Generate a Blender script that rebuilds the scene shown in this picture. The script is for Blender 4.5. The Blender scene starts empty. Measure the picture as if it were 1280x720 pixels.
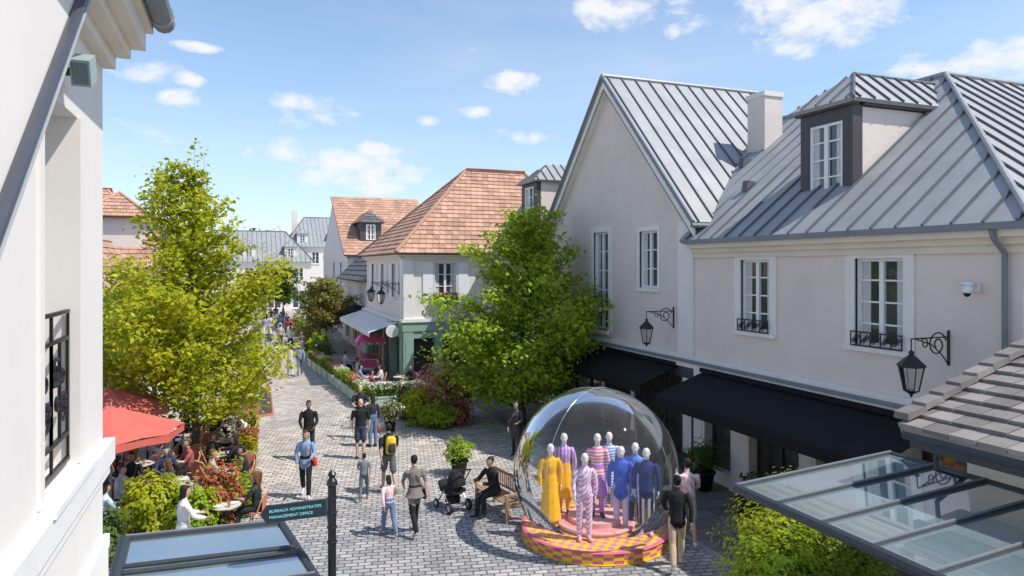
import bpy, math, random
import numpy as np
from mathutils import Vector, Matrix, noise
V=Vector
random.seed(7)
scn=bpy.context.scene
COL=scn.collection
rad=math.radians

# ------------------------------------------------------------------ materials
MC={}
def pm(name,col,rough=.8,var=.1,scale=4.0,bump=0.0,bscale=60.0,metal=0.0,isl=0.0,spec=.3,stain=0.0,stripe=None):
    if name in MC: return MC[name]
    m=bpy.data.materials.new(name);m.use_nodes=True;nt=m.node_tree;N=nt.nodes;L=nt.links
    b=N['Principled BSDF'];b.inputs['Roughness'].default_value=rough;b.inputs['Metallic'].default_value=metal
    b.inputs['Specular IOR Level'].default_value=spec
    tc=N.new('ShaderNodeTexCoord');nz=N.new('ShaderNodeTexNoise');nz.inputs['Scale'].default_value=scale;nz.inputs['Detail'].default_value=6
    L.new(tc.outputs['Object'],nz.inputs['Vector'])
    mr=N.new('ShaderNodeMapRange');mr.inputs[1].default_value=.25;mr.inputs[2].default_value=.75
    mr.inputs[3].default_value=1-var;mr.inputs[4].default_value=1+var
    L.new(nz.outputs['Fac'],mr.inputs[0])
    fac=mr.outputs[0]
    def mul(a,b_):
        mu=N.new('ShaderNodeMath');mu.operation='MULTIPLY';L.new(a,mu.inputs[0]);L.new(b_,mu.inputs[1]);return mu.outputs[0]
    if isl>0:
        g=N.new('ShaderNodeNewGeometry');m2=N.new('ShaderNodeMapRange');m2.inputs[3].default_value=1-isl;m2.inputs[4].default_value=1+isl
        L.new(g.outputs['Random Per Island'],m2.inputs[0]);fac=mul(fac,m2.outputs[0])
    if stain>0:
        mp=N.new('ShaderNodeMapping');mp.inputs['Scale'].default_value=(1.4,1.4,.5);L.new(tc.outputs['Object'],mp.inputs[0])
        n3=N.new('ShaderNodeTexNoise');n3.inputs['Scale'].default_value=1.1;n3.inputs['Detail'].default_value=9;n3.inputs['Roughness'].default_value=.7;L.new(mp.outputs[0],n3.inputs['Vector'])
        m3=N.new('ShaderNodeMapRange');m3.inputs[1].default_value=.35;m3.inputs[2].default_value=.7;m3.inputs[3].default_value=1;m3.inputs[4].default_value=1-stain;L.new(n3.outputs['Fac'],m3.inputs[0]);fac=mul(fac,m3.outputs[0])
    vm=N.new('ShaderNodeVectorMath');vm.operation='SCALE';vm.inputs[0].default_value=col[:3]
    if stripe:
        c2,ss,ax=stripe;wv=N.new('ShaderNodeTexWave');wv.bands_direction=ax;wv.inputs['Scale'].default_value=ss;wv.inputs['Distortion'].default_value=.4;L.new(tc.outputs['Object'],wv.inputs['Vector'])
        cr=N.new('ShaderNodeValToRGB');cr.color_ramp.interpolation='CONSTANT';cr.color_ramp.elements[0].color=(*col,1);cr.color_ramp.elements[1].color=(*c2,1);cr.color_ramp.elements[1].position=.5
        L.new(wv.outputs['Fac'],cr.inputs[0]);L.new(cr.outputs[0],vm.inputs[0])
    L.new(fac,vm.inputs['Scale']);L.new(vm.outputs[0],b.inputs['Base Color'])
    if bump>0:
        n2=N.new('ShaderNodeTexNoise');n2.inputs['Scale'].default_value=bscale;n2.inputs['Detail'].default_value=4
        L.new(tc.outputs['Object'],n2.inputs['Vector']);bp=N.new('ShaderNodeBump');bp.inputs['Strength'].default_value=bump;bp.inputs['Distance'].default_value=.02
        L.new(n2.outputs['Fac'],bp.inputs['Height']);L.new(bp.outputs[0],b.inputs['Normal'])
    MC[name]=m;return m
def leafmat(name,c1,c2,trans=.35):
    if name in MC: return MC[name]
    m=bpy.data.materials.new(name);m.use_nodes=True;nt=m.node_tree;N=nt.nodes;L=nt.links
    N.remove(N['Principled BSDF']);out=N['Material Output']
    g=N.new('ShaderNodeNewGeometry');cr=N.new('ShaderNodeValToRGB');cr.color_ramp.elements[0].color=(*c1,1);cr.color_ramp.elements[1].color=(*c2,1)
    tc=N.new('ShaderNodeTexCoord');nz=N.new('ShaderNodeTexNoise');nz.inputs['Scale'].default_value=1.6;nz.inputs['Detail'].default_value=3
    L.new(tc.outputs['Object'],nz.inputs['Vector'])
    mx=N.new('ShaderNodeMath');mx.operation='MULTIPLY_ADD';mx.inputs[1].default_value=.5
    ms=N.new('ShaderNodeMapRange');ms.inputs[1].default_value=.3;ms.inputs[2].default_value=.7;ms.inputs[3].default_value=0;ms.inputs[4].default_value=.5
    L.new(nz.outputs['Fac'],ms.inputs[0]);L.new(g.outputs['Random Per Island'],mx.inputs[0]);L.new(ms.outputs[0],mx.inputs[2])
    L.new(mx.outputs[0],cr.inputs[0])
    d=N.new('ShaderNodeBsdfPrincipled');d.inputs['Roughness'].default_value=.55;d.inputs['Specular IOR Level'].default_value=.25
    t=N.new('ShaderNodeBsdfTranslucent');mi=N.new('ShaderNodeMixShader');mi.inputs[0].default_value=trans
    L.new(cr.outputs[0],d.inputs['Base Color']);L.new(cr.outputs[0],t.inputs['Color'])
    L.new(d.outputs[0],mi.inputs[1]);L.new(t.outputs[0],mi.inputs[2]);L.new(mi.outputs[0],out.inputs[0])
    MC[name]=m;return m
def glassmat(name,tint=(1,1,1),refl=.08,ior=1.45,rough=.02,blend=0.0,bcol=(.6,.7,.75)):
    if name in MC: return MC[name]
    m=bpy.data.materials.new(name);m.use_nodes=True;nt=m.node_tree;N=nt.nodes;L=nt.links
    N.remove(N['Principled BSDF']);out=N['Material Output']
    tr=N.new('ShaderNodeBsdfTransparent');tr.inputs[0].default_value=(*tint,1)
    gl=N.new('ShaderNodeBsdfGlossy');gl.inputs['Roughness'].default_value=rough
    fr=N.new('ShaderNodeFresnel');fr.inputs[0].default_value=ior
    ad=N.new('ShaderNodeMath');ad.operation='ADD';ad.inputs[1].default_value=refl;ad.use_clamp=True;L.new(fr.outputs[0],ad.inputs[0])
    mi=N.new('ShaderNodeMixShader');L.new(ad.outputs[0],mi.inputs[0]);L.new(tr.outputs[0],mi.inputs[1]);L.new(gl.outputs[0],mi.inputs[2])
    res=mi
    if blend>0:
        df=N.new('ShaderNodeBsdfDiffuse');df.inputs[0].default_value=(*bcol,1);nz=N.new('ShaderNodeTexNoise');nz.inputs['Scale'].default_value=2
        mr=N.new('ShaderNodeMapRange');mr.inputs[3].default_value=blend*.4;mr.inputs[4].default_value=blend*1.6;L.new(nz.outputs['Fac'],mr.inputs[0])
        m2=N.new('ShaderNodeMixShader');L.new(mr.outputs[0],m2.inputs[0]);L.new(mi.outputs[0],m2.inputs[1]);L.new(df.outputs[0],m2.inputs[2]);res=m2
    L.new(res.outputs[0],out.inputs[0]);MC[name]=m;return m
def brickmat(name,c1,c2,mortar,bw,rh,ms=.012,rot=0,rough=.75,bump=.5,big=.15,offs=.5,lightc=None):
    m=bpy.data.materials.new(name);m.use_nodes=True;nt=m.node_tree;N=nt.nodes;L=nt.links;b=N['Principled BSDF']
    b.inputs['Roughness'].default_value=rough;b.inputs['Specular IOR Level'].default_value=.3
    tc=N.new('ShaderNodeTexCoord');mp=N.new('ShaderNodeMapping');mp.inputs['Rotation'].default_value=(0,0,rot);L.new(tc.outputs['Object'],mp.inputs[0])
    dn=N.new('ShaderNodeTexNoise');dn.inputs['Scale'].default_value=5;L.new(mp.outputs[0],dn.inputs['Vector'])
    dm=N.new('ShaderNodeVectorMath');dm.operation='MULTIPLY_ADD';dm.inputs[1].default_value=(.06,.06,0)
    L.new(dn.outputs['Color'],dm.inputs[0]);L.new(mp.outputs[0],dm.inputs[2])
    bk=N.new('ShaderNodeTexBrick');bk.offset=offs;bk.inputs['Color1'].default_value=(*c1,1);bk.inputs['Color2'].default_value=(*c2,1);bk.inputs['Mortar'].default_value=(*mortar,1)
    bk.inputs['Scale'].default_value=1;bk.inputs['Brick Width'].default_value=bw;bk.inputs['Row Height'].default_value=rh;bk.inputs['Mortar Size'].default_value=ms;bk.inputs['Mortar Smooth'].default_value=.3
    L.new(dm.outputs[0],bk.inputs['Vector'])
    nz=N.new('ShaderNodeTexNoise');nz.inputs['Scale'].default_value=.45;nz.inputs['Detail'].default_value=8;nz.inputs['Roughness'].default_value=.65;L.new(tc.outputs['Object'],nz.inputs['Vector'])
    mr=N.new('ShaderNodeMapRange');mr.inputs[1].default_value=.3;mr.inputs[2].default_value=.7;mr.inputs[3].default_value=1-big;mr.inputs[4].default_value=1+big;L.new(nz.outputs['Fac'],mr.inputs[0])
    vm=N.new('ShaderNodeVectorMath');vm.operation='SCALE';L.new(bk.outputs['Color'],vm.inputs[0]);L.new(mr.outputs[0],vm.inputs['Scale'])
    col=vm.outputs[0]
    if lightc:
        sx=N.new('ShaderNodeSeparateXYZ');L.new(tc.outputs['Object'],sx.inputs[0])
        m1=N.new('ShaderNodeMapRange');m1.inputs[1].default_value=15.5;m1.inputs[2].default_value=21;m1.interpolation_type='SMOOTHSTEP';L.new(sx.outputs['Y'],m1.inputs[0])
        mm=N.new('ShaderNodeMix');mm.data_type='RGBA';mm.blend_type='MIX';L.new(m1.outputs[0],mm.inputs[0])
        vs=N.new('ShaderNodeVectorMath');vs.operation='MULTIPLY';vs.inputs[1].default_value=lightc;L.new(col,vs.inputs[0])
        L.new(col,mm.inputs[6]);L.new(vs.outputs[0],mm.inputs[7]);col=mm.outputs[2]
    L.new(col,b.inputs['Base Color'])
    bp=N.new('ShaderNodeBump');bp.invert=True;bp.inputs['Strength'].default_value=bump;bp.inputs['Distance'].default_value=.015;L.new(bk.outputs['Fac'],bp.inputs['Height']);L.new(bp.outputs[0],b.inputs['Normal'])
    MC[name]=m;return m

STUCCO=pm('stucco_pinkish',(.77,.665,.605),.9,.035,1.2,.06,90,stain=.05)
STUCCOG=pm('stucco_grey_pink',(.735,.645,.59),.9,.035,1.2,.06,90,stain=.05)
WHITEST=pm('stucco_white',(.79,.745,.695),.9,.03,1.0,.06,80,stain=.05)
NEARST=pm('stucco_near_cream',(.76,.715,.66),.9,.025,.8,.03,60,stain=.05)
TRIM=pm('trim_white',(.82,.795,.755),.6,.04,2,stain=.08)
CREAM=pm('cream_cornice',(.76,.69,.58),.7,.05,1.5,stain=.1)
FRAME=pm('window_frame_white',(.82,.82,.81),.4,.02)
ZINC=pm('zinc_roof',(.335,.345,.35),.5,.12,.9,.05,8,metal=.05,spec=.5,stain=.14)
ZINCD=pm('zinc_seam',(.125,.135,.15),.55,.1,2,metal=.1)
LEAD=pm('lead_flashing',(.20,.215,.24),.5,.1,2)
DARK=pm('dark_trim',(.075,.068,.072),.5,.1)
IRON=pm('black_iron',(.012,.012,.014),.4,.1,spec=.5)
STEEL=pm('steel_frame_grey',(.035,.042,.05),.45,.1,spec=.5)
AWNB=pm('awning_black',(.010,.010,.012),.9,.15,3)
AWNW=pm('awning_white',(.78,.77,.75),.9,.05)
SAGE=pm('sage_green_paint',(.27,.40,.32),.5,.05)
SAGED=pm('sage_green_dark',(.15,.24,.19),.5,.05)
TILEO=pm('roof_tile_terracotta',(.48,.29,.205),.85,.16,.7,.2,30,isl=.2)
TILEOD=pm('roof_underlay_dark',(.15,.085,.065),.9)
TILEB=pm('roof_tile_brown',(.235,.215,.20),.85,.2,3,.3,40,isl=.28)
TILEK=pm('roof_tile_slate',(.12,.12,.13),.7,.15,3,isl=.25)
WOOD=pm('teak_wood',(.38,.26,.16),.7,.2,8)
BARK=pm('tree_bark',(.12,.10,.08),.95,.3,9,.6,25)
SOIL=pm('dark_soil',(.05,.04,.03),.95)
BLACKP=pm('black_plastic',(.02,.02,.022),.45,.1)
CHROME=pm('chrome',(.6,.6,.6),.25,.02,metal=1)
WIN=pm('window_glass_dark',(.045,.055,.06),.04,.5,1.3,spec=.9)
SHOPWIN=pm('shop_glass',(.05,.047,.043),.05,.6,2.2,spec=.8)
CURT=pm('curtain_pale',(.55,.55,.53),.9,.1,6)
GL_DOME=glassmat('dome_clear_plastic',(.98,.985,.99),.008,1.22,.03,blend=.03,bcol=(.78,.82,.82))
GL_CAN=glassmat('canopy_glass',(.66,.79,.83),.20,1.5,.03,blend=.2,bcol=(.46,.63,.68))
GL_LAN=glassmat('lantern_glass',(.75,.76,.74),.1,1.45,.05)
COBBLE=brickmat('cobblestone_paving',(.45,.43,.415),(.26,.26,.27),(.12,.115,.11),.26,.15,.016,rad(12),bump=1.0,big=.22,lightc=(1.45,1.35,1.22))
FLAG=brickmat('flagstone_paving',(.24,.21,.195),(.16,.145,.135),(.08,.075,.07),.75,.5,.014,rad(0),bump=.5,big=.2)
EARTH=pm('ground_paving_far',(.40,.37,.35),.9,.1,.4)
L_YG=leafmat('leaves_spring_green',(.22,.28,.010),(.74,.73,.05),.52)
L_MG=leafmat('leaves_mid_green',(.16,.27,.014),(.58,.70,.06),.52)
L_DG=leafmat('leaves_dark_green',(.04,.09,.015),(.17,.25,.05),.38)
L_BX=leafmat('leaves_boxwood',(.11,.19,.012),(.40,.48,.05),.4)
L_RD=leafmat('leaves_red_photinia',(.30,.045,.03),(.70,.24,.12),.4)
L_PK=leafmat('flowers_pink',(.65,.13,.20),(.88,.42,.48),.3)
L_WH=leafmat('flowers_white',(.65,.65,.58),(.85,.85,.80),.3)
L_OL=leafmat('leaves_olive_bronze',(.14,.12,.028),(.38,.37,.09),.4)
def cloth(col,r=.85,metal=0):
    if not isinstance(col,(tuple,list)): return col
    k='cloth_%02d_%02d_%02d'%tuple(int(c*99) for c in col[:3])
    return pm(k,col,r,.16,7,.2,30,metal)
STR_PK=pm('cloth_pink_stripe',(.82,.20,.32),.85,.1,7,.2,30,stripe=((.84,.72,.70),4.5,'Z'))
STR_LV=pm('cloth_lavender_stripe',(.42,.20,.58),.85,.1,7,.2,30,stripe=((.66,.50,.72),4,'X'))
PAT_WP=pm('cloth_white_pink_pattern',(.84,.74,.78),.85,.1,7,.2,30,stripe=((.66,.34,.60),6,'DIAGONAL'))
STR_BW=pm('cloth_blue_white_stripe',(.20,.36,.72),.85,.1,7,.2,30,stripe=((.80,.82,.84),5,'Z'))
STR_NV=pm('cloth_navy_sidestripe',(.03,.04,.11),.85,.1,7,.2,30,stripe=((.75,.75,.75),2.6,'X'))
PAT_TD=pm('cloth_pink_tiedye',(.74,.42,.45),.85,.3,4,.2,30,stripe=((.78,.70,.66),3,'DIAGONAL'))

# ------------------------------------------------------------------ mesh builder
class MB:
    def __init__(s): s.v=[];s.f=[];s.m=[];s.mats=[]
    def mi(s,mat):
        if mat not in s.mats: s.mats.append(mat)
        return s.mats.index(mat)
    def add(s,vs,fs,mat):
        o=len(s.v);s.v.extend([tuple(p) for p in vs]);i=s.mi(mat)
        for f in fs: s.f.append(tuple(o+k for k in f));s.m.append(i)
    def box8(s,P,mat): s.add(P,[(0,3,2,1),(4,5,6,7),(0,1,5,4),(1,2,6,5),(2,3,7,6),(3,0,4,7)],mat)
    def box(s,x0,x1,y0,y1,z0,z1,mat): s.box8([(x0,y0,z0),(x1,y0,z0),(x1,y1,z0),(x0,y1,z0),(x0,y0,z1),(x1,y0,z1),(x1,y1,z1),(x0,y1,z1)],mat)
    def lb(s,fr,a0,a1,o0,o1,z0,z1,mat):
        s.box8([fr(a0,o0,z0),fr(a1,o0,z0),fr(a1,o1,z0),fr(a0,o1,z0),fr(a0,o0,z1),fr(a1,o0,z1),fr(a1,o1,z1),fr(a0,o1,z1)],mat)
    def prism(s,poly,off,mat):
        n=len(poly);off=V(off);A=[V(p) for p in poly];B=[p+off for p in A]
        s.add(A+B,[tuple(range(n-1,-1,-1)),tuple(range(n,2*n))]+[(i,(i+1)%n,n+(i+1)%n,n+i) for i in range(n)],mat)
    def tube(s,pts,rs,mat,n=8,side=None,caps=True):
        pts=[V(p) for p in pts];k=len(pts)
        if not isinstance(rs,list): rs=[rs]*k
        vs=[];u=None
        for i,p in enumerate(pts):
            d=(pts[min(i+1,k-1)]-pts[max(i-1,0)])
            d=d.normalized() if d.length>1e-9 else V((0,0,1))
            if u is None:
                ref=V(side) if side is not None else (V((1,0,0)) if abs(d.x)<.8 else V((0,1,0)))
                u=(ref-d*ref.dot(d)).normalized()
            else:
                u=(u-d*u.dot(d)); u=u.normalized() if u.length>1e-6 else V((1,0,0))
            w=d.cross(u);r=rs[i];ra,rb=(r if isinstance(r,(tuple,list)) else (r,r))
            for j in range(n):
                a=2*math.pi*j/n;vs.append(p+u*(math.cos(a)*ra)+w*(math.sin(a)*rb))
        fs=[(i*n+j,i*n+(j+1)%n,(i+1)*n+(j+1)%n,(i+1)*n+j) for i in range(k-1) for j in range(n)]
        if caps: fs+= [tuple(range(n-1,-1,-1)),tuple((k-1)*n+j for j in range(n))]
        s.add(vs,fs,mat)
    def ell(s,c,r,mat,nu=12,nv=8,M=None):
        c=V(c);vs=[];fs=[]
        for i in range(nv+1):
            th=math.pi*i/nv
            for j in range(nu):
                ph=2*math.pi*j/nu;p=V((r[0]*math.sin(th)*math.cos(ph),r[1]*math.sin(th)*math.sin(ph),r[2]*math.cos(th)))
                if M: p=M@p
                vs.append(c+p)
        for i in range(nv):
            for j in range(nu): fs.append((i*nu+j,(i+1)*nu+j,(i+1)*nu+(j+1)%nu,i*nu+(j+1)%nu))
        s.add(vs,fs,mat)
    def _l(s,c,prof,mat,n):
        vs=[];k=len(prof)
        for r,z in prof:
            for j in range(n):
                a=2*math.pi*j/n;vs.append((c[0]+r*math.cos(a),c[1]+r*math.sin(a),c[2]+z))
        s.add(vs,[(i*n+j,i*n+(j+1)%n,(i+1)*n+(j+1)%n,(i+1)*n+j) for i in range(k-1) for j in range(n)],mat)
    def build(s,name,parent=None,smooth=False,loc=None,rot=0):
        me=bpy.data.meshes.new(name);me.from_pydata(s.v,[],s.f)
        for m in s.mats: me.materials.append(m)
        me.polygons.foreach_set('material_index',s.m)
        if smooth: me.polygons.foreach_set('use_smooth',[True]*len(s.f))
        me.update()
        o=bpy.data.objects.new(name,me);COL.objects.link(o)
        if parent: o.parent=parent
        if loc: o.location=loc
        o.rotation_euler[2]=rot
        return o
def empty(name,loc=(0,0,0),rot=0):
    if len(loc)==2: loc=(loc[0],loc[1],0)
    e=bpy.data.objects.new(name,None);COL.objects.link(e);e.location=loc;e.rotation_euler[2]=rot;e.empty_display_size=.1;return e
def frame(o,d,n):
    o=V(o);d=V(d);n=V(n)
    return lambda a,q,z:o+d*a+n*q+V((0,0,z))
FX=lambda X:frame((X,0,0),(0,1,0),(-1,0,0))
FPX=lambda X:frame((X,0,0),(0,1,0),(1,0,0))
FY=lambda Y:frame((0,Y,0),(1,0,0),(0,-1,0))

def wall(mb,fr,a0,a1,z0,z1,ops,mat,th=.3):
    As=sorted(set([a0,a1]+[x for o in ops for x in o[:2]]))
    for i in range(len(As)-1):
        Zs=sorted(set([z0,z1]+[x for o in ops for x in o[2:4]]));zs=None
        for j in range(len(Zs)-1):
            ca=(As[i]+As[i+1])/2;cz=(Zs[j]+Zs[j+1])/2
            hole=any(o[0]<ca<o[1] and o[2]<cz<o[3] for o in ops)
            if not hole and zs is None: zs=Zs[j]
            if hole and zs is not None: mb.lb(fr,As[i],As[i+1],-th,0,zs,Zs[j],mat);zs=None
        if zs is not None: mb.lb(fr,As[i],As[i+1],-th,0,zs,Zs[-1],mat)
def window(mb,fr,a0,a1,z0,z1,rows=3,sur=.16,fmat=None,glass=None,rec=.14,sill=True,curt=True,bars=True,leaves=2):
    fmat=fmat or FRAME;glass=glass or WIN
    mb.lb(fr,a0,a1,-rec-.03,-rec,z0,z1,glass)
    if curt:
        w=(a1-a0)
        for s0,s1 in ((a0+.07,a0+.07+w*.17),(a1-.07-w*.17,a1-.07)): mb.lb(fr,s0,s1,-rec,-rec+.004,z0+.06,z1-.06,CURT)
    f=.065
    mb.lb(fr,a0,a0+f,-rec,-rec+.06,z0,z1,fmat);mb.lb(fr,a1-f,a1,-rec,-rec+.06,z0,z1,fmat)
    mb.lb(fr,a0+f,a1-f,-rec,-rec+.058,z0,z0+f,fmat);mb.lb(fr,a0+f,a1-f,-rec,-rec+.058,z1-f,z1,fmat)
    for k in range(1,leaves):
        c=a0+(a1-a0)*k/leaves;mb.lb(fr,c-.055,c+.055,-rec,-rec+.07,z0+f,z1-f,fmat)
    if bars:
        for k in range(1,rows):
            z=z0+(z1-z0)*k/rows;mb.lb(fr,a0+f,a1-f,-rec,-rec+.035,z-.018,z+.018,fmat)
    if sur>0:
        mb.lb(fr,a0-sur,a0,-.05,.035,z0-.02,z1,TRIM);mb.lb(fr,a1,a1+sur,-.05,.035,z0-.02,z1,TRIM);mb.lb(fr,a0-sur,a1+sur,-.05,.037,z1,z1+sur,TRIM)
    if sill: mb.lb(fr,a0-sur,a1+sur,-.05,.09,z0-.12,z0-.02,TRIM)
def spiral(mb,fr,ca,co,cz,r0,r1,turns,ph,mat,th=.012,plane='a',sgn=1,n=22):
    pts=[]
    for i in range(n+1):
        t=i/n;r=r0+(r1-r0)*t;an=ph+sgn*turns*2*math.pi*t
        if plane=='a': pts.append(fr(ca+r*math.cos(an),co,cz+r*math.sin(an)))
        else: pts.append(fr(ca,co+r*math.cos(an),cz+r*math.sin(an)))
    mb.tube(pts,th,mat,5)
def railing(mb,fr,a0,a1,o,z0,z1,mat=None,cell=.9):
    mat=mat or IRON
    for z in (z0,z1): mb.lb(fr,a0,a1,o-.015,o+.015,z-.014,z+.014,mat)
    w=a1-a0;h=z1-z0;n=max(1,int(round(w/h/cell)));cw=w/n
    for i in range(n+1): mb.lb(fr,a0+i*cw-.01,a0+i*cw+.01,o-.01,o+.01,z0+.014,z1-.014,mat)
    for i in range(n):
        c=a0+(i+.5)*cw;r=min(cw,h)*.24
        spiral(mb,fr,c-r*.9,o,(z0+z1)/2+h*.14,r,r*.15,1.5,-math.pi/2,mat,.012)
        spiral(mb,fr,c+r*.9,o,(z0+z1)/2-h*.14,r,r*.15,1.5,math.pi/2,mat,.012)

def roofpoly(mb,pts,kind,seam=.55,tw=.30,th=.32,mat=None):
    P=[V(p) for p in pts];e=(P[1]-P[0]).normalized();n=e.cross(P[-1]-P[0]).normalized()
    if n.z<0:n=-n
    s=n.cross(e)
    if s.z<0:s=-s
    Q=[((p-P[0]).dot(e),(p-P[0]).dot(s)) for p in P]
    at=lambda u,v,w:P[0]+e*u+s*v+n*w
    base={'metal':ZINC,'tile':TILEOD,'brown':TILEB,'slate':TILEK}[kind]
    mb.prism([p-n*.1 for p in P],n*.1,base)
    def cross(val,ax):
        r=[]
        for i in range(len(Q)):
            a=Q[i];b=Q[(i+1)%len(Q)]
            if (a[ax]-val)*(b[ax]-val)<0:
                t=(val-a[ax])/(b[ax]-a[ax]);r.append(a[1-ax]+t*(b[1-ax]-a[1-ax]))
        return (min(r),max(r)) if len(r)>=2 else None
    us=[q[0] for q in Q];vs=[q[1] for q in Q]
    if kind=='metal':
        k=math.floor(min(us)/seam)
        while k*seam<max(us):
            u=k*seam+.2;c=cross(u,0);k+=1
            if c and c[1]-c[0]>.1:
                a,b=c;mb.box8([at(u-.022,a,.0),at(u+.022,a,.0),at(u+.022,b,.0),at(u-.022,b,.0),at(u-.016,a,.05),at(u+.016,a,.05),at(u+.016,b,.05),at(u-.016,b,.05)],ZINCD)
    else:
        tm=mat or {'tile':TILEO,'brown':TILEB,'slate':TILEK}[kind]
        r=0;v=min(vs)
        while v<max(vs)-.05:
            c=cross(v+th*.5,1)
            if c:
                u=c[0]-(tw*.5 if r%2 else 0)
                while u<c[1]-.04:
                    a=max(u,c[0]);b=min(u+tw,c[1])
                    if b-a>.04:
                        j=random.uniform(-.006,.006);g=.008
                        mb.box8([at(a+g,v-.02,.0),at(b-g,v-.02,.0),at(b-g,v+th,-.01),at(a+g,v+th,-.01),at(a+g,v-.02,.06+j),at(b-g,v-.02,.06+j),at(b-g,v+th,.012),at(a+g,v+th,.012)],tm)
                    u+=tw
            v+=th;r+=1
def ridge(mb,p,q,mat,r=.09): mb.tube([p,q],r,mat,8)

# ------------------------------------------------------------------ foliage
def leaves(C,size,mat,name,parent=None,seed=0,flat=.5):
    rng=np.random.default_rng(seed);C=np.asarray(C,dtype=np.float64);N=len(C)
    n=rng.normal(size=(N,3));n[:,2]=np.abs(n[:,2])+flat;n/=np.linalg.norm(n,axis=1)[:,None]
    a=np.cross(n,rng.normal(size=(N,3)));a/=np.linalg.norm(a,axis=1)[:,None];b=np.cross(n,a)
    s=size*rng.uniform(.6,1.35,(N,1))
    v=np.empty((N,4,3));v[:,0]=C-a*s;v[:,1]=C+b*s*.55+n*s*.2;v[:,2]=C+a*s;v[:,3]=C-b*s*.55+n*s*.2
    me=bpy.data.meshes.new(name);me.vertices.add(N*4);me.vertices.foreach_set('co',v.reshape(-1))
    me.loops.add(N*4);me.loops.foreach_set('vertex_index',np.arange(N*4,dtype=np.int32))
    me.polygons.add(N);me.polygons.foreach_set('loop_start',np.arange(0,N*4,4,dtype=np.int32));me.polygons.foreach_set('loop_total',np.full(N,4,dtype=np.int32))
    me.materials.append(mat);me.update(calc_edges=True);me.validate()
    o=bpy.data.objects.new(name,me);COL.objects.link(o)
    if parent:o.parent=parent
    return o
def tree(name,loc,H,h0,prof,nb,nl,mat,size=.085,seed=1,tr=.13,up=.7,spread=.26,leaders=(),jit=.25):
    rng=np.random.default_rng(seed);e=empty(name,loc);mb=MB()
    tp=[V((0,0,0))];
    for i in range(1,9): tp.append(V((rng.normal()*.05*i**.5,rng.normal()*.05*i**.5,H*.94*i/8)))
    mb.tube(tp,[tr*1.25]+[tr*(1-i/9.) for i in range(1,9)],BARK,8)
    def trunk(z):
        f=z/(H*.94)*8;i=min(7,int(f));return tp[i].lerp(tp[i+1],f-i)
    C=[];W=[]
    for i in range(nb):
        f=(i+.5)/nb;z=h0+(H*.93-h0)*f**.95;az=i*2.399+rng.normal()*.3
        hh=(z-h0)/(H-h0);Lr=prof(hh)*rng.uniform(.85-jit,.95+jit)
        base=trunk(max(.1,z-Lr*up*.55));d=V((math.cos(az),math.sin(az),0))
        bp=[base+d*Lr*t+V((0,0,Lr*up*(.5*t+.5*t*t)))+V((rng.normal(),rng.normal(),rng.normal()))*.04*Lr*t for t in (0,.25,.5,.75,1)]
        mb.tube(bp,[tr*.38*(1-f*.6),tr*.3*(1-f*.6),.02,.013,.006],BARK,5)
        ns=max(4,int(7*Lr+3))
        for j in range(ns):
            t=.22+.78*(j+rng.uniform())/ns;k=min(3,int(t*4));p=bp[k].lerp(bp[k+1],min(1,t*4-k))
            q=d.cross(V((0,0,1)))*rng.choice([-1,1])
            tl=Lr*rng.uniform(.1,.42)*(1.25-t);tip=p+(q+d*.5+V((0,0,rng.uniform(-.1,.5))))*tl
            mb.tube([p,tip],[.009,.003],BARK,3,caps=False)
            for s in (.35,.75,1.05): C.append(p.lerp(tip,s));W.append((.6+Lr*.4))
    for (lx,ly,lz,lh) in leaders:
        for s in np.linspace(0,1.03,16): C.append(V((lx+rng.normal()*.1*(1.1-s),ly+rng.normal()*.1*(1.1-s),lz+lh*s)));W.append(.95*(1.15-s*.8))
        mb.tube([trunk(min(lz,H*.9)*.8),(lx,ly,lz),(lx,ly,lz+lh)],[.03,.016,.003],BARK,5)
    mb.build('trunk_and_branches',e,True)
    C=np.array([tuple(c) for c in C]);W=np.array(W);p=W/W.sum();idx=rng.choice(len(C),size=nl,p=p)
    pts=C[idx]+rng.normal(size=(nl,3))*np.array([spread,spread,spread*.42])*(W[idx][:,None]*.65+.35)
    leaves(pts,size,mat,'foliage',e,seed)
    return e
def bushpts(c,r,n,seed,rag=.3,shell=.5):
    rng=np.random.default_rng(seed);d=rng.normal(size=(n,3));d/=np.linalg.norm(d,axis=1)[:,None]
    rr=np.array([1+rag*2*(noise.noise(V(x)*1.9+V((seed*3.1,0,0)))) for x in d])
    q=(shell+(1-shell)*rng.uniform(size=n)**.6)*rr
    P=d*q[:,None]*np.array(r)+np.array(c);P[:,2]=np.maximum(P[:,2],.05);return P
def bush(name,c,r,mat,n=900,seed=1,size=.05,mat2=None,n2=0,stem=True,rag=.3,parent=None):
    e=empty(name,(c[0],c[1],0)) if parent is None else parent
    off=(0,0,c[2]) if parent is None else c
    mb=MB();mb.ell(off,(r[0]*.6,r[1]*.6,r[2]*.6),L_DG,10,7);
    mb.tube([(off[0],off[1],0 if parent is None else off[2]-r[2]),(off[0],off[1],off[2])],[.03,.02],BARK,5)
    mb.build('core',e,True)
    leaves(bushpts(off,r,n,seed,rag),size,mat,'leaves',e,seed)
    if mat2: leaves(bushpts(off,(r[0]*1.08,r[1]*1.08,r[2]*1.08),n2,seed,rag,.9),size*.95,mat2,'blossoms',e,seed+9)
    return e
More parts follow.
